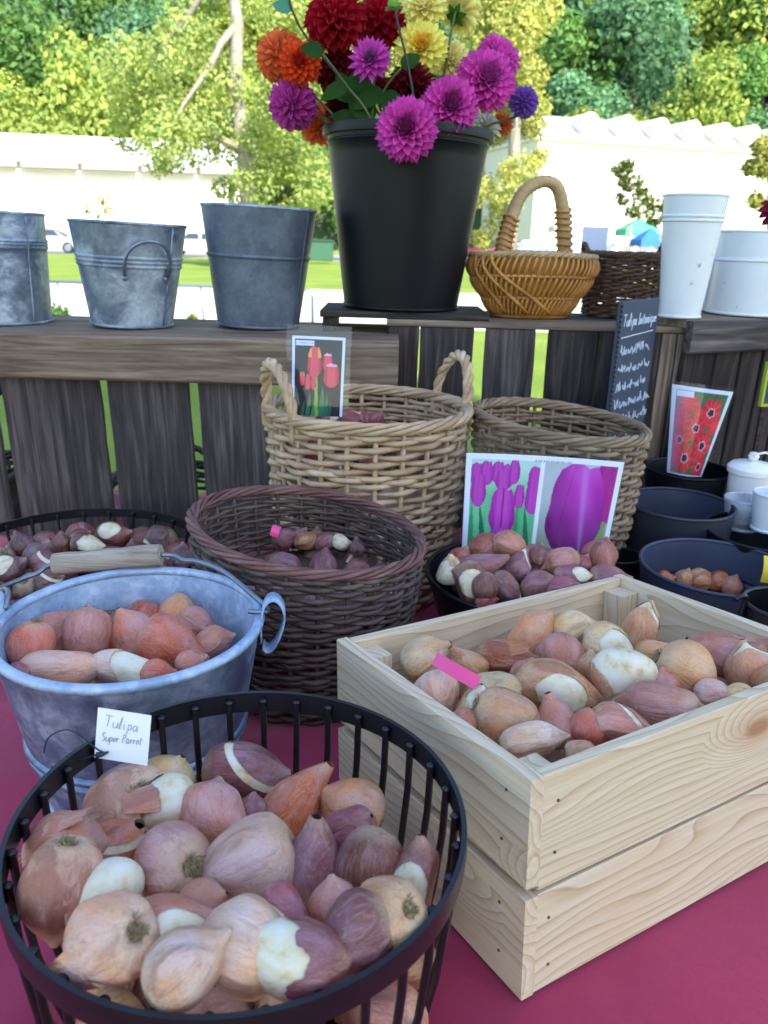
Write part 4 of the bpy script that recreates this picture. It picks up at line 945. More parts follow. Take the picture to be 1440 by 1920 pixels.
mb.lathe([(.0001, -.475), (.09, -.485), (.13, -.47)], 20); ROOTM = mb.mesh('root_plate', ROOT, True)
fl = MB(); v = []; f = []
for i in range(7):
    for k in range(9):
        u = i / 6; s = (k / 8 - .5) * (1 - .35 * u + .1 * math.sin(k * 2.2)); v.append(((.515 + .02 * u + .13 * u * u) * math.cos(s * 1.3) * (.98 - .15 * u), (.5) * math.sin(s * 1.3), -.12 + .42 * u + .02 * math.sin(k * 3)))
for i in range(6):
    for k in range(8): f.append((i * 9 + k, i * 9 + k + 1, (i + 1) * 9 + k + 1, (i + 1) * 9 + k))
fl.add(v, f); FLAKE = fl.mesh('loose_skin', SKIN, True)
COLS = {'pink': ('#cf948c', 'pinkish'), 'pale': ('#dfbfae', 'pale pink'), 'purple': ('#84525e', 'purple-brown'), 'mag': ('#9c4a5c', 'magenta'), 'orange': ('#b86a3c', 'orange-brown'), 'dark': ('#774438', 'dark brown'),
        'tan': ('#d0a074', 'tan'), 'cream': ('#e4cf9e', 'cream'), 'red': ('#cc6e58', 'red-orange'), 'brick': ('#96503f', 'brick red'), 'plum': ('#5c3a42', 'deep plum'), 'rose': ('#c08878', 'dusky rose')}
PW = {None: 'with whole skin', 'patch': 'with white patch', 'band': 'with white split', 'half': 'with white tip', 'base': 'with white root end', 'bare': 'peeled nearly white'}
SW = {'round': 'round', 'tear': 'teardrop', 'curved': 'curved', 'egg': 'egg-shaped', 'flat': 'flat-sided', 'papery': 'papery'}
bseed = [0]
def bulb(P, L, W, ang, tilt, kind, col, peel, where, deep=False, roll=None, flake=False):
    bseed[0] += 1; rnd = random.Random(bseed[0] * 11); seed = rnd.randrange(3); a = math.radians(ang); tl = math.radians(tilt)
    z = (IX * math.cos(a) + IY * math.sin(a)) * math.cos(tl) - FW * math.sin(tl)
    x = (-FW + _U * .35); x = (x - z * x.dot(z)).normalized(); y = z.cross(x)
    rl = math.radians(roll) if roll is not None else (rnd.uniform(-.35, .35) if peel else rnd.uniform(0, 6.28))
    M = Matrix((x, y, z)).transposed().to_4x4(); M.translation = P; M = M @ RZ(rl) @ Matrix.Diagonal((W, W, L, 1))
    me, sk = bulb_mesh(kind, seed, peel); c, cw = COLS[col]; v = rnd.uniform(.85, 1.12); cc = lin(c); cc = tuple(min(1, q * v * rnd.uniform(.93, 1.07)) for q in cc[:3]) + (1,)
    o = link('tulip_bulb', me); o.matrix_world = M; o.color = cc
    if deep: tag(o, f'{cw} tulip bulb lying deep {where}', 'bulb', f'{cw} bulbs deep {where}')
    else: sw = 'big ' if L * W > .0029 else 'small ' if L * W < .0013 else ''; tag(o, f'{sw}{SW[kind]} {cw} bulb {PW[peel]} {where}', 'bulb', f'{sw}{SW[kind]} {cw} bulbs {PW[peel]} {where}')
    if sk: s = link('skin', sk, o); s.color = cc
    if kind in ('papery', 'flat', 'round') and peel not in ('base', 'bare'): link('root_plate', ROOTM, o)
    if flake: s = link('loose_skin', FLAKE, o); s.color = tuple(q * 1.1 for q in cc[:3]) + (1,); s.rotation_euler = (0, 0, rnd.uniform(-.7, .7))
    return o
def relax(items, inside, it=60, k=.78, anchor=.3):
    """items: [pos, radius]; push overlapping bulbs apart and keep them in their container"""
    P = np.array([tuple(p) for p, r in items]); A = P.copy(); R = np.array([r for p, r in items])
    for _ in range(it):
        d = P[:, None] - P[None]; D = np.linalg.norm(d, axis=2) + np.eye(len(P)); ov = np.maximum(0, k * (R[:, None] + R[None]) - D); np.fill_diagonal(ov, 0)
        P += (d / D[..., None] * ov[..., None]).sum(1) * .28; P += (A - P) * anchor
        for i in range(len(P)): P[i] = inside(P[i], R[i])
    return [Vector(p) for p in P]
def cone(c, r1, zb, r0, slack=.003):
    def f(p, r):
        q = min(1.15, max(0, (p[2] - zb) / (c.z - zb))); lim = r0 + (r1 - r0) * (1 - (1 - min(q, 1)) ** 2) - r * .8 - slack; dx, dy = p[0] - c.x, p[1] - c.y; d = math.hypot(dx, dy)
        if d > lim: p = np.array((c.x + dx * lim / d, c.y + dy * lim / d, p[2]))
        if p[2] < zb + r * .8: p[2] = zb + r * .8
        return p
    return f
def pile(rows, zf, inside, where, fill=(), fcols=('pink',), gs=1.0):
    items = []; meta = []
    for r in rows:
        px, py, L, W = r[:4]; p = atz(px, py, zf(px, py)); k = depth(p) / FPX; k *= gs; items.append([p, (L + W) / 4 * k * .98]); meta.append((L * k, W * k) + tuple(r[4:]))
    for p, rr in fill: items.append([p, rr]); meta.append(None)
    Q = relax(items, inside)
    for p, m, it_ in zip(Q, meta, items):
        if m: bulb(p, m[0], m[1], *m[2:7], where, roll=(m[7] if len(m) > 7 else None), flake=(len(m) > 8 and m[8]))
        else:
            s = it_[1] * 2; bulb(p, s * random.uniform(1.0, 1.25), s * random.uniform(.85, 1), random.uniform(0, 360), random.uniform(-50, 50), random.choice(['round', 'egg', 'tear', 'flat', 'papery']), random.choice(fcols), random.choice([None, None, None, 'band']), where, deep=True)
def ringfill(c, rr, z, n, r, ph=0): return [(Vector((c.x + rr * math.cos(ph + 2 * PI * i / n), c.y + rr * math.sin(ph + 2 * PI * i / n), z)), r) for i in range(n)]
# --- near wire basket
rows = [
    (175, 1477, 140, 128, 235, -35, 'papery', 'pale', None), (284, 1452, 108, 95, 60, 10, 'round', 'cream', None), (284, 1520, 130, 92, 195, 5, 'tear', 'pink', 'base', 0, 1), (403, 1524, 128, 118, 95, -50, 'round', 'pink', None),
    (466, 1449, 140, 92, 5, 8, 'flat', 'purple', 'band'), (553, 1508, 168, 92, 58, 5, 'curved', 'orange', None), (650, 1512, 112, 95, 150, 0, 'round', 'tan', None), (660, 1556, 92, 84, 40, 20, 'egg', 'mag', None),
    (472, 1520, 62, 55, 90, 0, 'round', 'purple', None), (88, 1597, 158, 118, 10, 10, 'round', 'rose', None, None, 1), (219, 1588, 125, 112, 55, 20, 'tear', 'orange', 'band'), (316, 1622, 142, 130, 200, -38, 'papery', 'pink', None),
    (450, 1628, 192, 138, 205, 5, 'tear', 'pale', None), (588, 1618, 175, 112, 72, 12, 'curved', 'purple', None), (694, 1632, 132, 108, 262, 15, 'egg', 'dark', None), (788, 1648, 138, 92, 85, 0, 'flat', 'dark', 'patch'),
    (59, 1705, 172, 122, 262, 0, 'papery', 'rose', None, None, 1), (178, 1685, 122, 118, 290, 20, 'round', 'cream', 'bare'), (297, 1752, 165, 130, 15, -5, 'flat', 'rose', 'patch'), (447, 1770, 168, 145, 160, -20, 'papery', 'pale', None),
    (541, 1718, 112, 82, 340, 10, 'tear', 'mag', None), (187, 1792, 180, 140, 215, -30, 'papery', 'pale', None, None, 1), (350, 1846, 160, 118, 40, -15, 'round', 'pale', None), (575, 1803, 165, 118, 350, 0, 'egg', 'purple', 'base', 20),
    (668, 1776, 150, 118, 205, 15, 'curved', 'purple', None), (742, 1742, 130, 118, 220, -35, 'papery', 'tan', None), (625, 1690, 90, 80, 100, 0, 'round', 'pink', None), (385, 1690, 80, 75, 30, 10, 'round', 'rose', None), (30, 1640, 70, 60, 80, 0, 'egg', 'tan', None)]
zN = lambda px, py: NC.z - .046 + max(0, min(1, (py - 1440) / 420)) * .050
fill = ringfill(NC, NR * .72, NZ + .075, 13, .025) + ringfill(NC, NR * .66, NZ + .032, 12, .025, .3) + ringfill(NC, NR * .38, NZ + .07, 7, .025) + ringfill(NC, NR * .2, NZ + .035, 4, .025)
pile(rows, zN, cone(NC, NR - .006, NZ, NR * .78), 'in the near black wire basket', fill, ('tan', 'pink', 'rose', 'purple', 'pale'), 1.18)
# --- galvanised bucket
rows = [(28, 1217, 88, 68, 262, 5, 'round', 'red', None), (93, 1186, 88, 76, 60, -20, 'papery', 'pink', None), (158, 1199, 100, 76, 268, 25, 'round', 'rose', None), (200, 1143, 82, 54, 40, 0, 'tear', 'dark', None), (243, 1186, 88, 78, 110, 15, 'round', 'pink', None),
        (279, 1146, 72, 62, 60, -50, 'round', 'red', None), (353, 1140, 86, 64, 80, 0, 'egg', 'tan', None), (330, 1213, 116, 92, 345, 5, 'tear', 'red', None), (378, 1176, 78, 56, 330, 0, 'tear', 'pink', None), (402, 1204, 70, 52, 20, 0, 'round', 'rose', None),
        (115, 1254, 138, 66, 5, 5, 'egg', 'pale', None), (225, 1253, 120, 60, 170, 0, 'flat', 'pale', 'base', 20), (150, 1158, 60, 50, 90, 0, 'papery', 'pale', None), (25, 1268, 50, 40, 20, 0, 'round', 'mag', None), (362, 1243, 54, 44, 30, 0, 'round', 'pink', None), (297, 1262, 60, 44, 10, 0, 'round', 'red', None)]
zG = lambda px, py: GC.z - .046 + max(0, min(1, (py - 1130) / 130)) * .028
fill = ringfill(GC, GR * .55, GC.z - .105, 10, .024) + ringfill(GC, GR * .2, GC.z - .1, 4, .024)
pile(rows, zG, cone(GC, GR - .004, gz, GR * .70), 'in the galvanised bail bucket', fill, ('red', 'pink', 'rose'), 1.2)
# --- far wire basket
rows = [(17, 1067, 76, 56, 30, 0, 'round', 'plum', 'patch'), (78, 1044, 74, 60, 60, 10, 'papery', 'plum', None), (88, 1056, 64, 52, 20, 20, 'round', 'purple', 'band'), (115, 1020, 50, 44, 90, 0, 'round', 'dark', None), (168, 1026, 64, 44, 0, 0, 'flat', 'plum', 'half'), (215, 1006, 74, 48, 10, 10, 'round', 'dark', 'patch'), (302, 1017, 62, 56, 200, 0, 'egg', 'plum', 'band'), (345, 1046, 56, 50, 100, 0, 'round', 'plum', None),
        (150, 1012, 50, 40, 30, 0, 'round', 'dark', None), (95, 1090, 60, 44, 20, 0, 'round', 'plum', 'band'), (250, 1040, 60, 50, 90, 0, 'round', 'plum', None), (40, 1020, 50, 44, 120, 0, 'round', 'plum', None)]
zB = lambda px, py: BC.z - .024
fill = ringfill(BC, BR * .84, BC.z - .042, 20, .026) + ringfill(BC, BR * .6, BC.z - .05, 13, .026) + ringfill(BC, BR * .35, BC.z - .05, 8, .026) + ringfill(BC, BR * .76, BC.z - .105, 13, .022, .2)
pile(rows, zB, cone(BC, BR - .006, BZ, BR * .8), 'in the wire basket behind the galvanised bucket', fill, ('plum', 'dark', 'purple'))
# --- bowl before the purple tulip card
rows = [(812, 1074, 52, 50, 90, 10, 'round', 'cream', 'bare'), (850, 1109, 80, 66, 300, 10, 'flat', 'dark', 'patch'), (913, 1025, 60, 50, 30, 0, 'round', 'brick', None), (958, 1031, 70, 54, 340, 10, 'round', 'rose', None), (974, 1058, 56, 48, 60, 0, 'tear', 'purple', 'band'), (900, 1068, 94, 50, 10, 0, 'curved', 'purple', None),
        (1045, 1054, 68, 54, 200, 0, 'round', 'rose', None), (1126, 1040, 66, 60, 70, -20, 'papery', 'brick', None), (949, 1104, 64, 46, 320, 0, 'round', 'purple', 'band'), (1009, 1096, 62, 42, 20, 0, 'egg', 'purple', None), (1075, 1084, 66, 42, 0, 0, 'flat', 'purple', 'patch'), (1057, 1100, 60, 40, 10, 0, 'round', 'mag', None), (1145, 1082, 72, 40, 0, 0, 'round', 'purple', None),
        (908, 1106, 50, 46, 90, 0, 'egg', 'dark', None), (898, 1132, 40, 32, 10, 0, 'round', 'mag', None), (1015, 1045, 46, 42, 80, 0, 'round', 'dark', None), (1090, 1058, 40, 38, 60, 0, 'round', 'mag', None), (865, 1046, 44, 40, 60, 0, 'round', 'brick', None)]
zS = lambda px, py: SC_.z + .036 - max(0, min(1, (py - 1030) / 100)) * .024
fill = ringfill(SC_, SR_ * .6, SC_.z - .01, 12, .021) + ringfill(SC_, SR_ * .25, SC_.z + .008, 5, .022) + ringfill(SC_, SR_ * .5, SC_.z - .045, 9, .021)
pile(rows, zS, cone(SC_, SR_ + .004, SZ, SR_ * .7), 'in the bowl by the purple card', fill, ('purple', 'brick', 'dark'), 1.14)
# --- two tall baskets
rows = [(613, 785, 46, 34, 10, 0, 'flat', 'plum', 'patch'), (652, 780, 52, 42, 30, 0, 'round', 'mag', 'band'), (704, 786, 38, 34, 60, 0, 'round', 'mag', None), (675, 774, 40, 34, 100, 0, 'round', 'mag', None), (590, 778, 36, 32, 30, 0, 'round', 'dark', None)]
pile(rows, lambda x, y: LC.z - .045, cone(LC, LR * .93, LC.z - .1, LR * .85), 'in the rope-handled buff basket', ringfill(LC, LR * .5, LC.z - .072, 9, .022) + ringfill(LC, LR * .78, LC.z - .076, 13, .02), ('mag', 'dark'))
rows = [(533, 1002, 52, 42, 20, 0, 'round', 'purple', None), (572, 1014, 44, 36, 200, 0, 'egg', 'tan', None), (613, 1014, 48, 38, 40, 0, 'flat', 'purple', None), (641, 1017, 38, 30, 0, 0, 'round', 'cream', 'bare'), (670, 1024, 36, 34, 90, 0, 'tear', 'plum', None), (595, 1000, 40, 34, 90, 0, 'round', 'dark', None), (560, 995, 40, 34, 60, 0, 'round', 'purple', None)]
pile(rows, lambda x, y: DC.z - .055, cone(DC, DR * .93, DC.z - .12, DR * .85), 'in the dark slanting basket', ringfill(DC, DR * .5, DC.z - .08, 9, .022) + ringfill(DC, DR * .76, DC.z - .085, 12, .02), ('purple', 'plum', 'dark'))
c, r = POTS[1]
rows = [(1316, 1076, 52, 44, 20, 10, 'round', 'tan', None), (1346, 1080, 44, 38, 200, 0, 'egg', 'orange', None), (1274, 1076, 42, 38, 60, 0, 'round', 'tan', None), (1385, 1084, 44, 38, 60, 0, 'round', 'rose', None), (1240, 1084, 40, 36, 20, 0, 'round', 'orange', None)]
pile(rows, lambda x, y: c.z - .052, cone(c, r * .95, TZ + .014, r * .8), 'in the ribbed blue-grey planter', ringfill(c, r * .62, c.z - .085, 9, .021) + ringfill(c, r * .25, c.z - .085, 4, .021), ('tan', 'orange', 'rose'))
# --- pine crate
rows = [(804, 1232, 84, 74, 40, 10, 'papery', 'cream', None), (873, 1243, 70, 58, 130, 10, 'tear', 'tan', None), (816, 1297, 88, 76, 90, -60, 'papery', 'pale', None), (952, 1234, 98, 62, 0, 5, 'round', 'orange', None, None, 1), (1001, 1188, 90, 76, 50, 0, 'flat', 'tan', None), (1078, 1186, 78, 68, 20, -10, 'papery', 'cream', None),
        (1054, 1231, 84, 76, 80, -40, 'egg', 'rose', None), (1147, 1222, 104, 76, 340, 0, 'round', 'cream', 'patch'), (1203, 1180, 96, 66, 70, 5, 'flat', 'tan', 'band'), (1236, 1228, 76, 54, 10, 0, 'round', 'tan', 'band'), (1161, 1280, 108, 98, 255, 15, 'tear', 'tan', 'base', 0), (1048, 1292, 140, 80, 345, 0, 'egg', 'tan', 'patch'),
        (1292, 1266, 114, 92, 330, 5, 'round', 'tan', None), (1338, 1224, 92, 72, 170, 0, 'curved', 'rose', None), (1405, 1250, 86, 80, 100, 0, 'round', 'tan', 'band'), (1342, 1302, 66, 48, 10, 0, 'round', 'pale', None), (934, 1297, 94, 72, 20, 0, 'papery', 'cream', None), (896, 1322, 70, 62, 80, 10, 'round', 'cream', 'half'),
        (962, 1350, 120, 90, 335, 0, 'round', 'tan', 'band'), (1038, 1350, 86, 78, 110, 0, 'tear', 'rose', None), (1001, 1388, 112, 58, 10, 0, 'papery', 'pale', None), (1100, 1365, 68, 60, 80, 10, 'egg', 'red', None), (1170, 1368, 108, 70, 350, 0, 'flat', 'pink', 'band'), (1228, 1326, 132, 82, 180, -35, 'papery', 'rose', None),
        (1244, 1284, 58, 50, 90, 0, 'round', 'rose', None), (1092, 1410, 56, 40, 0, 0, 'round', 'tan', None), (877, 1352, 52, 46, 30, 0, 'round', 'rose', None), (985, 1262, 54, 46, 60, 0, 'round', 'rose', None), (1395, 1310, 60, 44, 0, 0, 'round', 'cream', None), (1310, 1340, 56, 40, 0, 0, 'round', 'tan', None), (1110, 1250, 56, 50, 90, 0, 'round', 'tan', None), (1450, 1275, 70, 60, 60, 0, 'round', 'tan', None), (1430, 1215, 64, 56, 30, 0, 'tear', 'rose', None)]
def crate_pos(px, py, zl):
    o = CMI @ EYE; d = CMI.to_3x3() @ ray(px, py); t = (zl - o.z) / d.z; return CM @ (o + d * t)
def in_crate(p, r):
    q = CMI @ Vector(p); m = BT + r * .82; q.x = min(max(q.x, m), CL - m); q.y = min(max(q.y, m), CW - m); q.z = max(q.z, .0095 + r * .8); return np.array(tuple(CM @ q))
items_fill = []
for k in range(7):
    for j in range(5):
        for z in (.035, .098):
            if z > .05 or j == 0 or k == 0 or True: items_fill.append((CM @ Vector((BT + .03 + k * .049 + random.uniform(-.005, .005), BT + .03 + j * .047 + random.uniform(-.005, .005), z)), .023))
_atz = atz
def zc(px, py): return crate_pos(px, py, CH - .017).z
pile(rows, zc, in_crate, 'in the pine crate', items_fill, ('tan', 'rose', 'cream'), 1.2)

# ================================================================== DAHLIAS
pet = {}
def petal_mesh(kind):
    if kind in pet: return pet[kind]
    cup, tipw, curl = {'ball': (1.0, .12, .10), 'deco': (.70, .05, -.04), 'open': (.45, .0, -.14)}[kind]; mb = MB(); nu, nv = 8, 6; v = []; f = []; u0 = {'ball': .80, 'deco': .72, 'open': .5}[kind]
    for i in range(nu + 1):
        u = (i / nu) ** .85; wd = .16 + .84 * math.sin(min(1, u / .6) * PI * .5)
        if u > u0: wd *= max(tipw, (1 - ((u - u0) / (1 - u0)) ** (2.2 if kind != 'open' else 1.6)) ** (.5 if kind != 'open' else .8) if u < 1 else tipw)
        for k in range(nv):
            s = (k / (nv - 1) - .5) * 2; x = s * wd * .5 * math.cos(abs(s) * cup * .9); z = cup * wd * .42 * s * s * (.5 + .6 * u) + curl * u * u; y = u - .10 * s * s * u * u
            v.append((x, y, z))
    for i in range(nu):
        for k in range(nv - 1): f.append((i * nv + k, i * nv + k + 1, (i + 1) * nv + k + 1, (i + 1) * nv + k))
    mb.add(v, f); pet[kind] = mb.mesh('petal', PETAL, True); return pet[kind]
def dahlia(px, py, dia, dY, col, kind, face, label, n=84, stem=True, mat=None, core=None, Y=None, root=None):
    Yc = (BK.y if Y is None else Y) + dY; P = aty(px, py, Yc); R = dia * 1.09 / 2 * depth(P) / FPX
    ax = (IX * face[0] + IY * face[1] - FW * face[2]).normalized(); q = ax.to_track_quat('Z', 'Y')
    M = q.to_matrix().to_4x4(); M.translation = P - ax * R * .12; t = thing('dahlia', label, 'flower', 'dahlias in the black bucket', M)
    pm = petal_mesh(kind); c = lin(col); ga = PI * (3 - math.sqrt(5)); tmax = {'ball': 2.3, 'deco': 1.95, 'open': 1.75}[kind]
    for i in range(n):
        fr = (i + .5) / n; th = tmax * fr ** (.62 if kind != 'open' else .8); ph = i * ga + random.uniform(-.06, .06)
        d = Vector((math.sin(th) * math.cos(ph), math.sin(th) * math.sin(ph), math.cos(th))); zt = Vector((0, 0, 1)); up = (zt - d * zt.dot(d)); up = up.normalized() if up.length > 1e-4 else Vector((1, 0, 0))
        grow = .55 + .45 * min(1, fr * 2.2); flat = 1.0 if kind == 'ball' else (.72 + .28 * math.sin(min(th, PI / 2)))
        base = d * R * .22; ln = (R * (grow if kind != 'ball' else .86 + .14 * grow) * flat - R * .22) * random.uniform(.95, 1.05)
        wd = R * {'ball': .48, 'deco': .38, 'open': .34}[kind] * (.5 + .5 * min(1, fr * 1.6)); tip = -.12 if kind != 'ball' else .12
        yv = (d + up * (-tip)).normalized(); xv = yv.cross(up).normalized(); zv = xv.cross(yv)
        Mp = Matrix((xv * wd, yv * ln, zv * wd * 1.05)).transposed().to_4x4(); Mp.translation = base
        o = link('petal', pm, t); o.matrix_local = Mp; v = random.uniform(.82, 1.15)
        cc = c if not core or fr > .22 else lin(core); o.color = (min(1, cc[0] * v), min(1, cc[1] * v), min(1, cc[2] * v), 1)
    mb = MB(); mb.lathe([(.0001, -.28 * R), (.2 * R, -.18 * R), (.27 * R, 0), (.2 * R, .18 * R), (.0001, .26 * R)], 12); o = obj('heart', mb, PETAL, t, True); o.color = tuple(x * .75 for x in lin(core or col)[:3]) + (1,)
    if stem:
        rt = root or Vector((BK.x + (P.x - BK.x) * .25, BK.y + (P.y - BK.y) * .2, bz + .12)); b0 = P - ax * R * .35
        mid = Vector((BK.x + (P.x - BK.x) * .55, BK.y + (P.y - BK.y) * .5, BK.z - .01)) if root is None else rt.lerp(b0, .5)
        pts = smooth_path([b0, b0 - ax * R * .6 + Vector((0, 0, -.01)), mid, rt], 6); mi = t.matrix_world.copy(); mi = M.inverted()
        mb = MB(); mb.tube([mi @ p for p in pts], .0021, 6); obj('stem', mb, mat or STEMG, t, True)
    return t, P, R, ax
MG = '#e258c2'
dahlia(762, 241, 114, -BKR - .035, MG, 'deco', (-.12, -.15, 1), 'magenta dahlia hanging over the front lip of the black bucket', 120, core='#a83a8c')
dahlia(845, 198, 106, -BKR * .8, MG, 'deco', (.12, -.1, 1), 'magenta dahlia between the hanging one and the cluster by the violet ball', 112, core='#a83a8c')
dahlia(913, 148, 112, -BKR * .45, MG, 'deco', (.25, .05, 1), 'largest magenta dahlia of the pair above the violet ball dahlia', 112, core='#b04094')
dahlia(938, 104, 88, -BKR * .1, MG, 'deco', (.45, .35, .7), 'magenta dahlia tucked behind its larger twin beside the yellow ones', 90)
dahlia(694, 112, 84, -BKR * .75, '#d04cba', 'open', (-.1, .1, 1), 'star-shaped open magenta dahlia in front of the crimson ones', 64, core='#8a5a86')
dahlia(546, 196, 90, -BKR * .2, '#d458bc', 'ball', (-.25, -.35, .8), 'magenta ball dahlia leaning out below the orange pair', 84)
dahlia(629, 30, 116, -BKR * .15, '#b81c34', 'ball', (-.1, .55, .8), 'huge deep crimson ball dahlia above the orange pair', 104, mat=STEMD)
dahlia(716, 34, 96, BKR * .2, '#b4182e', 'ball', (.1, .4, .8), 'deep crimson ball dahlia beside the pale yellow blooms', 84, mat=STEMD)
dahlia(773, 158, 92, -BKR * .3, '#6c101e', 'ball', (.1, .85, .35), 'dark wine-red dahlia facing upward beneath the yellow blooms', 84)
dahlia(521, 100, 92, -BKR * .05, '#f88c54', 'ball', (-.5, .25, .7), 'pale orange dahlia, outer one of the orange pair', 84)
dahlia(562, 116, 82, -BKR * .3, '#f2622e', 'deco', (.1, .05, 1), 'vivid orange-red dahlia, inner one of the orange pair', 96, core='#c83c20')
dahlia(598, 232, 76, BKR * .75, '#f07c40', 'deco', (-.3, -.1, .9), 'orange dahlia low behind the bucket lip', 70)
dahlia(790, 88, 100, -BKR * .1, '#fffb88', 'deco', (.05, .0, 1), 'large pale yellow dahlia with golden heart', 84, core='#f6cf48')
dahlia(848, 112, 78, BKR * .25, '#fffca8', 'deco', (.3, .0, .9), 'cream-yellow dahlia behind the golden-hearted one', 70)
dahlia(795, 10, 88, BKR * .1, '#fffca0', 'deco', (.0, .35, .9), 'lemon yellow dahlia at the top of the bunch', 70)
t_, P_, R_, ax_ = dahlia(864, 20, 80, BKR * .3, '#fffb98', 'deco', (.35, .6, -.5), 'yellow dahlia turned away showing green sepals', 70)
dahlia(984, 189, 56, -BKR * .1, '#9a6ad0', 'ball', (.3, .1, .9), 'small violet pompon dahlia sticking out on a thin stem', 80)
dahlia(914, 236, 56, BKR * .1, '#e4ead9', 'deco', (.3, .3, .8), 'white dahlia peeping over the bucket lip', 50)
dahlia(944, 232, 44, BKR * .4, '#cf6a34', 'deco', (.5, .1, .8), 'little orange dahlia behind the white one', 50)
dahlia(634, 130, 86, BKR * .1, '#7c1420', 'ball', (-.2, .2, 1), 'shaded dark red dahlia under the huge crimson one', 72)
dahlia(640, 194, 66, BKR * .3, '#6d1418', 'ball', (-.1, .1, 1), 'shaded rusty red dahlia deep inside the bunch', 60)
dahlia(706, 162, 62, BKR * .05, '#7d1018', 'deco', (.1, .4, 1), 'small wine-red dahlia under the star-shaped one', 56)
pr_ = aty(1450, 400, 1.62)
dahlia(1462, 392, 72, 0, '#8a2040', 'deco', (-.4, .2, .9), 'dark raspberry dahlia standing in the wide white pail', 60, Y=1.58, root=Vector((aty(1420, 500, 1.6).x, 1.58, rz + .06)))
# leaves, buds and loose stems of the bunch
def leafblade(parent, base, d, up, L, W, col):
    d = d.normalized(); s = d.cross(up).normalized(); u = s.cross(d); mb = MB(); v = []; f = []; n = 9
    for i in range(n):
        q = i / (n - 1); wd = W * math.sin(PI * q ** .8) ** .8 * (1 + .08 * (i % 2)); p = base + d * L * q - u * L * .25 * q * q
        v += [p - s * wd + u * wd * .25, p, p + s * wd + u * wd * .25]
    for i in range(n - 1):
        for k in range(2): f.append((3 * i + k, 3 * i + k + 1, 3 * i + 4 + k, 3 * i + 3 + k))
    mb.add(v, f); o = obj('leaf', mb, LEAF, parent, True); o.color = col; return o
def sprig(pix, dY, label, leaves_=(), bud=False, mat=STEMD):
    pts = [aty(x, y, BK.y + dY) for x, y in pix] + [Vector((BK.x, BK.y, bz + .15))]; t = thing('dahlia_sprig', label, 'stem', None, T(pts[0])); mi = T(-pts[0])
    mb = MB(); mb.tube([mi @ p for p in smooth_path(pts, 6)], .0019, 6); obj('stem', mb, mat, t, True)
    for i, dx, dy, L, W, col in leaves_: leafblade(t, mi @ pts[i], IX * dx + IY * dy - FW * .15, -FW, L, W, col)
    if bud:
        mb = MB(); mb.lathe([(.0001, -.009), (.007, -.006), (.010, 0), (.008, .007), (.0001, .010)], 14); o = obj('bud', mb, LEAF, t, True); o.color = lin('#8db05c')
        for k in range(5): leafblade(t, Vector((0, 0, -.006)), Vector((math.cos(k * 1.256), math.sin(k * 1.256), .15)), Vector((0, 0, 1)), .017, .006, lin('#7fb28a'))
DG = lin('#33502c')
sprig([(541, -12), (548, 20), (575, 70), (640, 150), (690, 230)], -BKR * .45, 'long dark bare stem crossing beside the orange dahlias', [(1, -.8, .3, .035, .012, lin('#5f9a8c'))])
sprig([(738, 8), (746, 45), (766, 130), (775, 220)], -BKR * .75, 'green bud on a thin dark stem before the yellow dahlias', (), True)
sprig([(606, 102), (650, 160), (700, 235)], -BKR * .6, 'stem with dark folded leaf beside the star-shaped dahlia', [(0, -.6, .2, .04, .014, DG), (1, .7, .3, .05, .013, DG), (1, -.5, -.3, .05, .013, DG)], mat=STEMG)
sprig([(752, 128), (720, 170), (700, 230)], -BKR * .5, 'leafy stem under the golden-hearted yellow dahlia', [(0, .7, .5, .04, .013, DG), (1, .3, -.6, .06, .018, DG), (1, -.7, -.4, .06, .016, DG), (2, -.4, .5, .07, .02, DG)], mat=STEMG)
sprig([(660, 190), (680, 225), (700, 250)], -BKR * .2, 'dark green leaves filling the middle of the bunch', [(0, -.3, .6, .06, .014, DG), (0, .5, .5, .06, .015, DG), (1, -.8, .1, .06, .013, DG), (1, .2, .9, .07, .015, DG), (0, -.8, .5, .05, .012, DG)], mat=STEMG)
for k in range(6): leafblade(t_, Vector((0, 0, -R_ * .5)), Vector((math.cos(k * 1.047), math.sin(k * 1.047), -.25)), Vector((0, 0, -1)), R_ * .5, R_ * .14, lin('#3d6a2c'))

# ================================================================== CARDS, SIGNS, TAGS
def lc(h): return np.array(lin(h)[:3])
def card_mesh(w, h, nx, ny, bend, paint, taper=0.0, top=0.0):
    u, v = np.meshgrid(np.linspace(0, 1, nx), np.linspace(0, 1, ny)); x = (u - .5) * w * (1 - taper * (1 - v)); z = v * h + top * (1 - (2 * u - 1) ** 2) * v; y = bend * ((2 * u - 1) ** 2) * w
    V = np.stack([x, y, z], -1).reshape(-1, 3); i = np.arange(nx * ny).reshape(ny, nx); Fq = np.stack([i[:-1, :-1], i[:-1, 1:], i[1:, 1:], i[1:, :-1]], -1).reshape(-1, 4)
    me = npmesh('print', V, Fq, [PRINT if paint else CLEAR], True)
    if paint:
        col = np.clip(paint(u, v), 0, 1); a = me.attributes.new('ink', 'FLOAT_COLOR', 'POINT'); a.data.foreach_set('color', np.concatenate([col, np.ones(col.shape[:2] + (1,))], -1).astype(np.float32).ravel())
    return me
def put(c, m, col): c[m] = col
def vn(u, v, s, seed=0):
    r = np.random.default_rng(seed); o = np.zeros_like(u)
    for k in range(6): a, b, p = r.normal() * s, r.normal() * s, r.random() * 6.28; o += np.sin(u * a * 6 + v * b * 6 + p)
    return o / 6
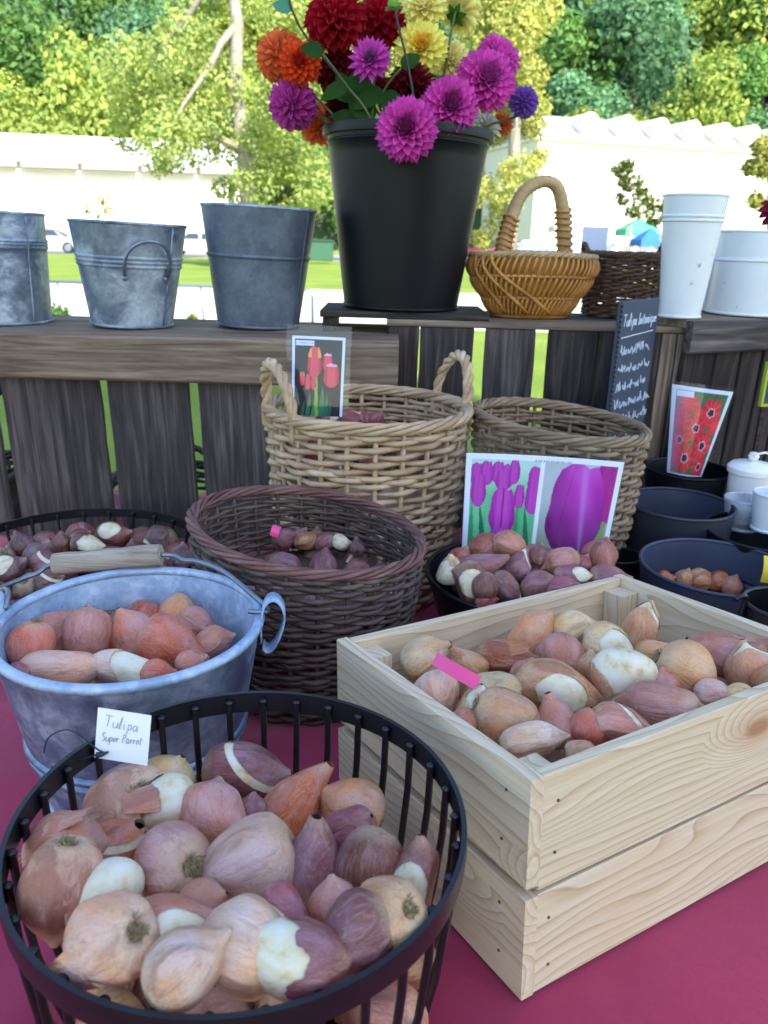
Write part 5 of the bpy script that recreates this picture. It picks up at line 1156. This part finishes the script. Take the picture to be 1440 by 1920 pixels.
def tulip(u, v, cx, cy, w, h):
    x = (u - cx) / w; y = (v - cy) / h; prof = np.where(y < -.15, np.sqrt(np.clip(1 - ((y + .15) / .85) ** 2, 0, 1)), 1 - .42 * np.clip((y + .15) / 1.15, 0, 1) ** 1.8) * (1 + .04 * np.sin(y * 7 + cx * 40)); top = .90 + .10 * np.abs(np.cos(x * PI * 1.1 + .6)) - .12 * x * x; return (np.abs(x) < prof) & (y > -1) & (y < top), x, y
def shade(c, m, x, y, base, lite, k=.6):
    q = np.clip(.5 + .5 * np.cos(x * 2.6) * (1 - .35 * np.abs(y)) - .15 * np.cos(x * 9) + .2 * np.sin(x * 17 + y * 3) * np.cos(y * 5 + x * 4), 0, 1)[..., None]; c[m] = (lc(base) * (1 - q * k) + lc(lite) * q * k)[m]
def paint_purple(u, v):
    c = np.ones(u.shape + (3,)) * lc('#e8eef4'); bx = .035; by = .05; mid = .47
    L = (u > bx) & (u < mid - .012) & (v > by) & (v < 1 - by); Rr = (u > mid + .018) & (u < 1 - bx) & (v > by) & (v < 1 - by)
    g = (.5 + .5 * vn(u, v * .4, 5, 1))[..., None]; sky_ = np.clip((v - .62) * 4, 0, 1)[..., None]
    bgc = (lc('#1f9f62') * g + lc('#7fd29a') * (1 - g)) * (1 - sky_) + lc('#b9dcd0') * sky_; c[L] = bgc[L]
    for k in range(9):
        cx = .05 + .048 * k; lean = .10 * math.sin(k * 2.1); xx = u - cx - lean * v; m = L & (np.abs(xx) < .022 * (1 - (v / .55) ** 2)) & (v < .55); c[m] = lc(('#2f9e62', '#57c088', '#1e7a50')[k % 3])
    for i, (cx, cy, w, h) in enumerate(((.07, .8, .034, .1), (.13, .82, .036, .1), (.2, .83, .035, .09), (.26, .80, .036, .1), (.30, .84, .03, .1), (.085, .66, .042, .14), (.345, .62, .028, .1), (.43, .78, .035, .11), (.435, .62, .045, .14), (.235, .76, .04, .09))):
        m, x, y = tulip(u, v, cx, cy, w * 1.2, h * 1.15); m &= L; shade(c, m, x, y, '#961f92', '#d858cc')
    m, x, y = tulip(u, v, .245, .46, .085, .235); m &= L; shade(c, m, x, y, '#9a1f8e', '#e05ad8'); c[m & (np.abs(x) < .05) & (y > -.6)] = lc('#8a1a78')
    m = L & (np.abs(u - .238) < .008) & (v < .25); c[m] = lc('#7fb06a')
    g2 = (.5 + .5 * vn(u, v, 3, 4))[..., None]; bg2 = lc('#a9b7b4') * g2 + lc('#c3cbd6') * (1 - g2); bg2 = bg2 * np.clip(v * 1.6, .3, 1)[..., None] + lc('#6f9060') * (1 - np.clip(v * 1.6, .3, 1))[..., None]; c[Rr] = bg2[Rr]
    m, x, y = tulip(u, v, .93, .70, .13, .30); m &= Rr; shade(c, m, x, y, '#8a1470', '#c0349e'); m = Rr & (u > .9) & (u < .95) & (v < .42); c[m] = lc('#7fa05c')
    m, x, y = tulip(u, v, .725, .50, .19, .46); m &= Rr; q = np.clip(.5 + .5 * np.cos((x - .25) * 2.2), 0, 1)[..., None]; t = np.clip(.75 + .5 * y, .25, 1)[..., None]; nn = vn(x, y * .4, 1.6, 9)[..., None]; col = (lc('#901c8c') * (1 - q) + lc('#c244bc') * q + .10 * nn * lc('#e8a0f0')) * t; c[m] = col[m]; e = m & (y < -.72); c[e] = (c * .6 + lc('#3c2050') * .4)[e]; e = m & (np.abs(x + .45 - .25 * y) < .02); c[e] = (c * .75)[e]
    rd = np.exp(-((x - .25 + .12 * y) / (.10 + .05 * y)) ** 2)[..., None] * .35 * m[..., None]; c = c * (1 - rd) + lc('#cfa0e6') * rd
    tx = (v > .945) & (v < .965) & (u > .42) & (u < .66) & (np.sin(u * 400) > -.2); c[tx] = lc('#9aa3ad'); return c
def paint_red(u, v):
    c = np.ones(u.shape + (3,)) * lc('#dbe4f4'); m0 = (u > .05) & (u < .95) & (v > -.1) & (v < .965); g = (.5 + .5 * vn(u, v, 3, 8))[..., None]; c[m0] = (lc('#16161c') * g + lc('#262630') * (1 - g))[m0]
    for cx, w, h, col in ((.30, .04, .3, '#2f7a48'), (.42, .05, .36, '#3f8a58'), (.55, .06, .40, '#2d7a50'), (.64, .05, .30, '#256a48'), (.2, .03, .2, '#2d6a40'), (.72, .04, .2, '#1f5a40')):
        m = m0 & (np.abs(u - cx - .05 * np.sin(v * 6)) < w * (1 - (v / h) ** 2)) & (v < h); c[m] = lc(col)
    m = m0 & (np.abs(u - .49 + .05 * v) < .028) & (v < .55); c[m] = lc('#86b83a')
    for cx, cy, w, h in ((.20, .47, .05, .09), (.31, .43, .06, .1), (.42, .42, .05, .09), (.68, .68, .095, .12), (.43, .68, .135, .20), (.76, .52, .15, .155)):
        m, x, y = tulip(u, v, cx, cy, w, h); m &= m0; shade(c, m, x, y, '#c01f34', '#f0566c', .75)
        if cx in (.43, .20): e = m & (np.abs(x) > .45) & (y > .3); c[e] = lc('#e2a83c')
        if cx in (.76, .68): e = m & (y > .72); c[e] = lc('#e9a9c4')
    m = (u > .07) & (u < .42) & (v > .885) & (v < .945); c[m] = lc('#d3def0'); tx = m & (np.abs(v - .915) < .012) & (np.sin(u * 240) > 0); c[tx] = lc('#8fa0b8'); return c
def paint_anem(u, v):
    c = np.ones(u.shape + (3,)) * lc('#d6deea'); m0 = (u > .07) & (u < .93) & (v > .02) & (v < .955); g = (.5 + .5 * vn(u, v, 4, 3))[..., None]; c[m0] = (lc('#2c4c34') * g + lc('#4d7448') * (1 - g))[m0]
    for k, (cx, cy, r, dk) in enumerate(((.28, .82, .17, 0), (.22, .62, .16, 0), (.70, .74, .20, 1), (.48, .55, .19, 1), (.84, .60, .14, 0), (.2, .40, .17, 1), (.70, .36, .21, 1), (.36, .20, .22, 1), (.76, .12, .17, 1), (.5, .72, .1, 0), (.14, .2, .12, 0))):
        a = np.arctan2(v - cy, u - cx); d = np.hypot(u - cx, (v - cy) * 1.35) / (r * (1 + .12 * np.cos(a * 5 + k))); m = m0 & (d < 1); q = np.clip(d, 0, 1)[..., None]; c[m] = (lc('#d83440') * (1 - q) + lc('#c01c2c') * q * .9 + lc('#e04a5a') * (.25 * (.5 + .5 * np.cos(a * 10)))[..., None])[m]
        if dk: c[m0 & (d < .36)] = lc('#d8b4b8'); c[m0 & (d < .28)] = lc('#2a1830')
    gl = np.clip((.30 - u) * 3, 0, .55)[..., None]; c = np.where(m0[..., None], c * (1 - gl) + lc('#c88fa8') * gl, c); m = (u > .08) & (u < .34) & (v > .88) & (v < .95); c[m] = lc('#d3dcea'); return c
def card(name, label, px, py, Y, w, h, yaw, lean, rollz, paint, bend, taper=0, res=(150, 120), sleeve=(.02, .02, .02), cat='card', top=0.0):
    p = aty(px, py, Y); M = T(p) @ RZ(yaw) @ Matrix.Rotation(lean, 4, 'X') @ Matrix.Rotation(rollz, 4, 'Y'); t = thing(name, label, cat, None, M)
    o = link('print', card_mesh(w, h, res[0], res[1], bend, paint, taper, top), t); md = o.modifiers.new('thickness', 'SOLIDIFY'); md.thickness = .0004
    s = link('laminate_sleeve', card_mesh(w + 2 * sleeve[0], h + sleeve[1] + sleeve[2], 24, 16, bend, None, taper, top), t, T(0, -.0009, -sleeve[1])); return t
d1 = depth(aty(1010, 940, 1.01)) / FPX
card('photo_card', 'laminated photo card of purple tulips, one close up, standing in the bulb bowl', 1003, 1056, 1.015, 305 * d1, 205 * d1, math.radians(4), math.radians(-4), math.radians(3.0), paint_purple, .05, .07, (220, 150), (.022, .006, .028), top=.004)
d1 = depth(aty(600, 700, 1.13)) / FPX
card('photo_card', 'laminated photo card of red tulips on black, standing in the rope-handled basket', 594, 780, 1.16, 102 * d1, 152 * d1, math.radians(3), math.radians(-7), math.radians(1.5), paint_red, .015, .03, (110, 160), (.009, .004, .016))
d1 = depth(aty(1300, 800, 1.32)) / FPX
card('photo_card', 'laminated card of red anemones narrowing downward in the small black pot', 1287, 893, 1.30, 112 * d1, 165 * d1, math.radians(-6), math.radians(-6), math.radians(5), paint_anem, .16, .42, (110, 150), (.005, .004, .006))
# handwriting strokes
ST = {'T': [[(0, 1), (.7, 1)], [(.35, 1), (.3, 0)]], 'u': [[(0, .5), (.02, .1), (.2, 0), (.38, .15), (.42, .5), (.45, 0)]], 'l': [[(.05, 0), (.15, 1), (.22, .9), (.1, .1), (.2, 0)]], 'i': [[(.05, .5), (.08, .05), (.16, 0)], [(.08, .7), (.1, .72)]],
      'p': [[(.05, .5), (0, -.4)], [(.03, .4), (.25, .52), (.35, .3), (.2, .02), (.04, .1)]], 'a': [[(.38, .45), (.15, .5), (0, .22), (.15, 0), (.35, .2), (.4, .48), (.4, .1), (.5, 0)]], 'S': [[(.5, .9), (.2, 1), (.05, .75), (.4, .45), (.35, .08), (0, .05)]],
      'e': [[(.02, .25), (.35, .3), (.25, .5), (.03, .35), (.08, .05), (.38, .08)]], 'r': [[(.03, .5), (.06, 0), (.08, .3), (.28, .48)]], 'P': [[(.1, 1), (.05, 0)], [(.05, .95), (.4, .95), (.45, .65), (.1, .5)]], 'o': [[(.2, .5), (0, .25), (.18, 0), (.38, .22), (.2, .5)]],
      't': [[(.15, .85), (.12, .05), (.25, 0)], [(0, .55), (.32, .58)]], 'b': [[(.05, 1), (.03, 0), (.3, .1), (.33, .4), (.06, .4)]], 'n': [[(.03, .5), (.04, 0), (.08, .35), (.28, .5), (.34, 0)]], 'q': [[(.35, .45), (.1, .5), (0, .2), (.2, 0), (.36, .2), (.36, -.45)]], ' ': []}
def handwrite(mb, s, x0, z0, sz, y, rad, slope=0, squash=1.0, rs=1):
    r = random.Random(rs); x = x0
    for ch in s:
        wmax = .3
        for stroke in ST[ch]:
            pts = [Vector((x + (a + b * .12) * sz * squash + r.uniform(-.02, .02) * sz, y, z0 + b * sz + (x - x0) * slope + r.uniform(-.02, .02) * sz)) for a, b in stroke]; wmax = max(wmax, max(a for a, b in stroke)); mb.tube(smooth_path(pts, 3) if len(pts) > 2 else pts, rad, 4)
        x += (wmax + .13) * sz * squash
    return x
# chalkboard
b0 = aty(1168, 566, 1.30); b1 = aty(1239, 553, 1.435); yaw = math.atan2(b1.y - b0.y, b1.x - b0.x); bw = math.hypot(b1.x - b0.x, b1.y - b0.y); bh_ = b0.z - TZ - .004
cb = thing('chalkboard', 'tall slate price board with chalk handwriting leaning by the slatted crate', 'sign', None, T(b0.x, b0.y, TZ + .004) @ RZ(yaw))
mb = MB(); mb.box((0, 0, 0), (bw, .008, bh_), bev=.0015); obj('slate', mb, SLATE, cb)
bead = MB(); bead.lathe([(.0001, -.003), (.0024, -.0015), (.0024, .0015), (.0001, .003)], 8); bme = bead.mesh('bead', BLACK_MET, True)
for k in range(int(bh_ / .008)): link('edge_bead', bme, cb, T(-.0022, -.001, .006 + k * .008))
mb = MB(); handwrite(mb, 'Tulipa botanique', .010, bh_ - .040, .019, -.0006, .0010, 0, bw / .178, 4); obj('chalk_writing', mb, CHALK, cb)
mb = MB(); mb.tube([(.01, -.0006, bh_ - .058), (bw * .5, -.0006, bh_ - .056), (bw * .9, -.0006, bh_ - .0545)], .0009, 4); obj('chalk_writing', mb, CHALK, cb)
for ln in range(9):
    r = random.Random(ln + 5); mb = MB(); x = .012; z = bh_ - .088 - ln * .030
    while x < bw - .02:
        L = r.uniform(.015, .035); n = int(L / .0022); pts = [Vector((x + L * i / n, -.0006, z + r.uniform(0, .010) + (.009 if r.random() < .2 else 0))) for i in range(n + 1)]; mb.tube(pts, .0010, 4); x += L + .006
    obj('chalk_writing', mb, CHALK, cb)
# small framed board at the far right
p = aty(1424, 762, 1.40); fb = thing('framed_slate', 'little slate with lime-green frame standing before the dark crate', 'sign', None, T(p) @ RZ(.25))
LIME = m_plain('lime_paint', lin('#a8b83c'), .5, 0, .05, 20, 0)
fh = 82 * depth(p) / FPX; mb = MB(); mb.box((.003, 0, .003), (.1, .004, fh - .003)); obj('slate', mb, SLATE, fb)
mb = MB(); mb.box((0, -.003, 0), (.0045, .005, fh)); mb.box((.0046, -.003, fh - .0045), (.103, .005, fh)); mb.box((.0046, -.003, 0), (.103, .005, .0045)); obj('frame', mb, LIME, fb)
mb = MB(); mb.tube([(.01, -.001, fh * .5), (.014, -.001, fh * .75), (.02, -.001, fh * .5), (.03, -.001, fh * .7)], .0008, 4); obj('chalk_writing', mb, CHALK, fb)
mb = MB(); mb.box((.01, .005, -(p.z - TZ) + .003), (.018, .011, fh * .6)); obj('stake', mb, OLDWOOD_DK, fb)
# white paper sign behind the small baskets
p = aty(1110, 500, 1.80); ps = thing('paper_sign', 'white paper sheet in a plastic sleeve behind the chocolate basket', 'sign', None, T(p) @ RZ(.1)); kk = depth(p) / FPX
mb = MB(); mb.box((-25 * kk, 0, 0), (24 * kk, .0006, 70 * kk)); obj('sheet', mb, PAPER, ps)
mb = MB(); mb.box((-28 * kk, -.001, 0), (36 * kk, -.0007, 84 * kk)); obj('sleeve', mb, CLEAR, ps)
mb = MB(); mb.tube([(0, .004, -p.z + .0), (0, .004, .03)], .005, 6); obj('stake', mb, OLDWOOD_DK, ps)
# white name tag with navy tie in the near wire basket
p = aty(226, 1428, .462); kk = depth(p) / FPX; nt_ = thing('name_tag', 'white handwritten name tag tied with navy cord in the near wire basket', 'tag', None, T(p) @ RZ(-.12) @ Matrix.Rotation(math.radians(-14), 4, 'X') @ Matrix.Rotation(math.radians(3), 4, 'Y'))
ww = 52 * kk; hh_ = 97 * kk; mb = MB(); mb.box((-ww, 0, 0), (ww, .0007, hh_)); obj('card', mb, PAPER, nt_)
mb = MB(); handwrite(mb, 'Tulipa', -ww * .72, hh_ * .66, hh_ * .22, -.0003, .00035, -.03, .95, 2); handwrite(mb, 'Super Parrot', -ww * .78, hh_ * .36, hh_ * .17, -.0003, .00035, .05, .80, 3); obj('handwriting', mb, INK, nt_)
mb = MB(); mb.tube(smooth_path([(-ww * .65, -.001, hh_ * .14), (-ww * .9, -.004, hh_ * .25), (-ww * 1.5, -.006, hh_ * .48), (-ww * 2.2, .0, hh_ * .46), (-ww * 2.9, .004, hh_ * .2), (-ww * 3.1, .006, -.005)]), .0006, 5); mb.tube(smooth_path([(-ww * .7, -.001, hh_ * .12), (-ww * 1.6, -.004, -.003), (-ww * 2.6, .0, -.012)]), .0006, 5); obj('cord', mb, DARKCORD, nt_)
mb = MB(); mb.tube([(-ww * .85, -.002, hh_ * .08), (-ww * .62, -.003, hh_ * .13), (-ww * .42, -.003, hh_ * .19)], [.0022, .0016, .0006], 7); obj('knot', mb, DARKCORD, nt_)
# plastic plant tags
def strip(label, pa, pb, Ya, Yb, wpx, mat):
    a = aty(*pa, Ya); b = aty(*pb, Yb); d = (b - a); L = d.length; d.normalize(); n = (-FW - d * (-FW).dot(d)).normalized(); s = n.cross(d); hw = wpx * depth(a) / FPX / 2
    M = Matrix((d, s, n)).transposed().to_4x4(); M.translation = a; mb = MB(); v = []; f = []; k = 8
    for i in range(k + 1): q = i / k; v += [(L * q, -hw, .004 * math.sin(PI * q)), (L * q, hw, .004 * math.sin(PI * q))]
    for i in range(k): f.append((2 * i, 2 * i + 2, 2 * i + 3, 2 * i + 1))
    mb.add(v, f); o = obj('plant_tag', mb, mat); o.matrix_world = M; md = o.modifiers.new('thickness', 'SOLIDIFY'); md.thickness = .0006; tag(o, label, 'tag')
pa = crate_pos(815, 1234, CH + .014); pb = crate_pos(897, 1281, CH + .006)
strip('bright pink plastic tag stuck among bulbs in the pine crate', (815, 1234), (897, 1281), pa.y, pb.y, 26, PINKTAG)
strip('small lilac-pink tag in the dark slanting basket', (513, 1006), (520, 986), DC.y - .02, DC.y - .01, 16, PINKTAG)
strip('yellow tag in the ribbed blue-grey planter', (1455, 1095), (1462, 1045), POTS[1][0].y - .02, POTS[1][0].y - .01, 60, YELLOWTAG)
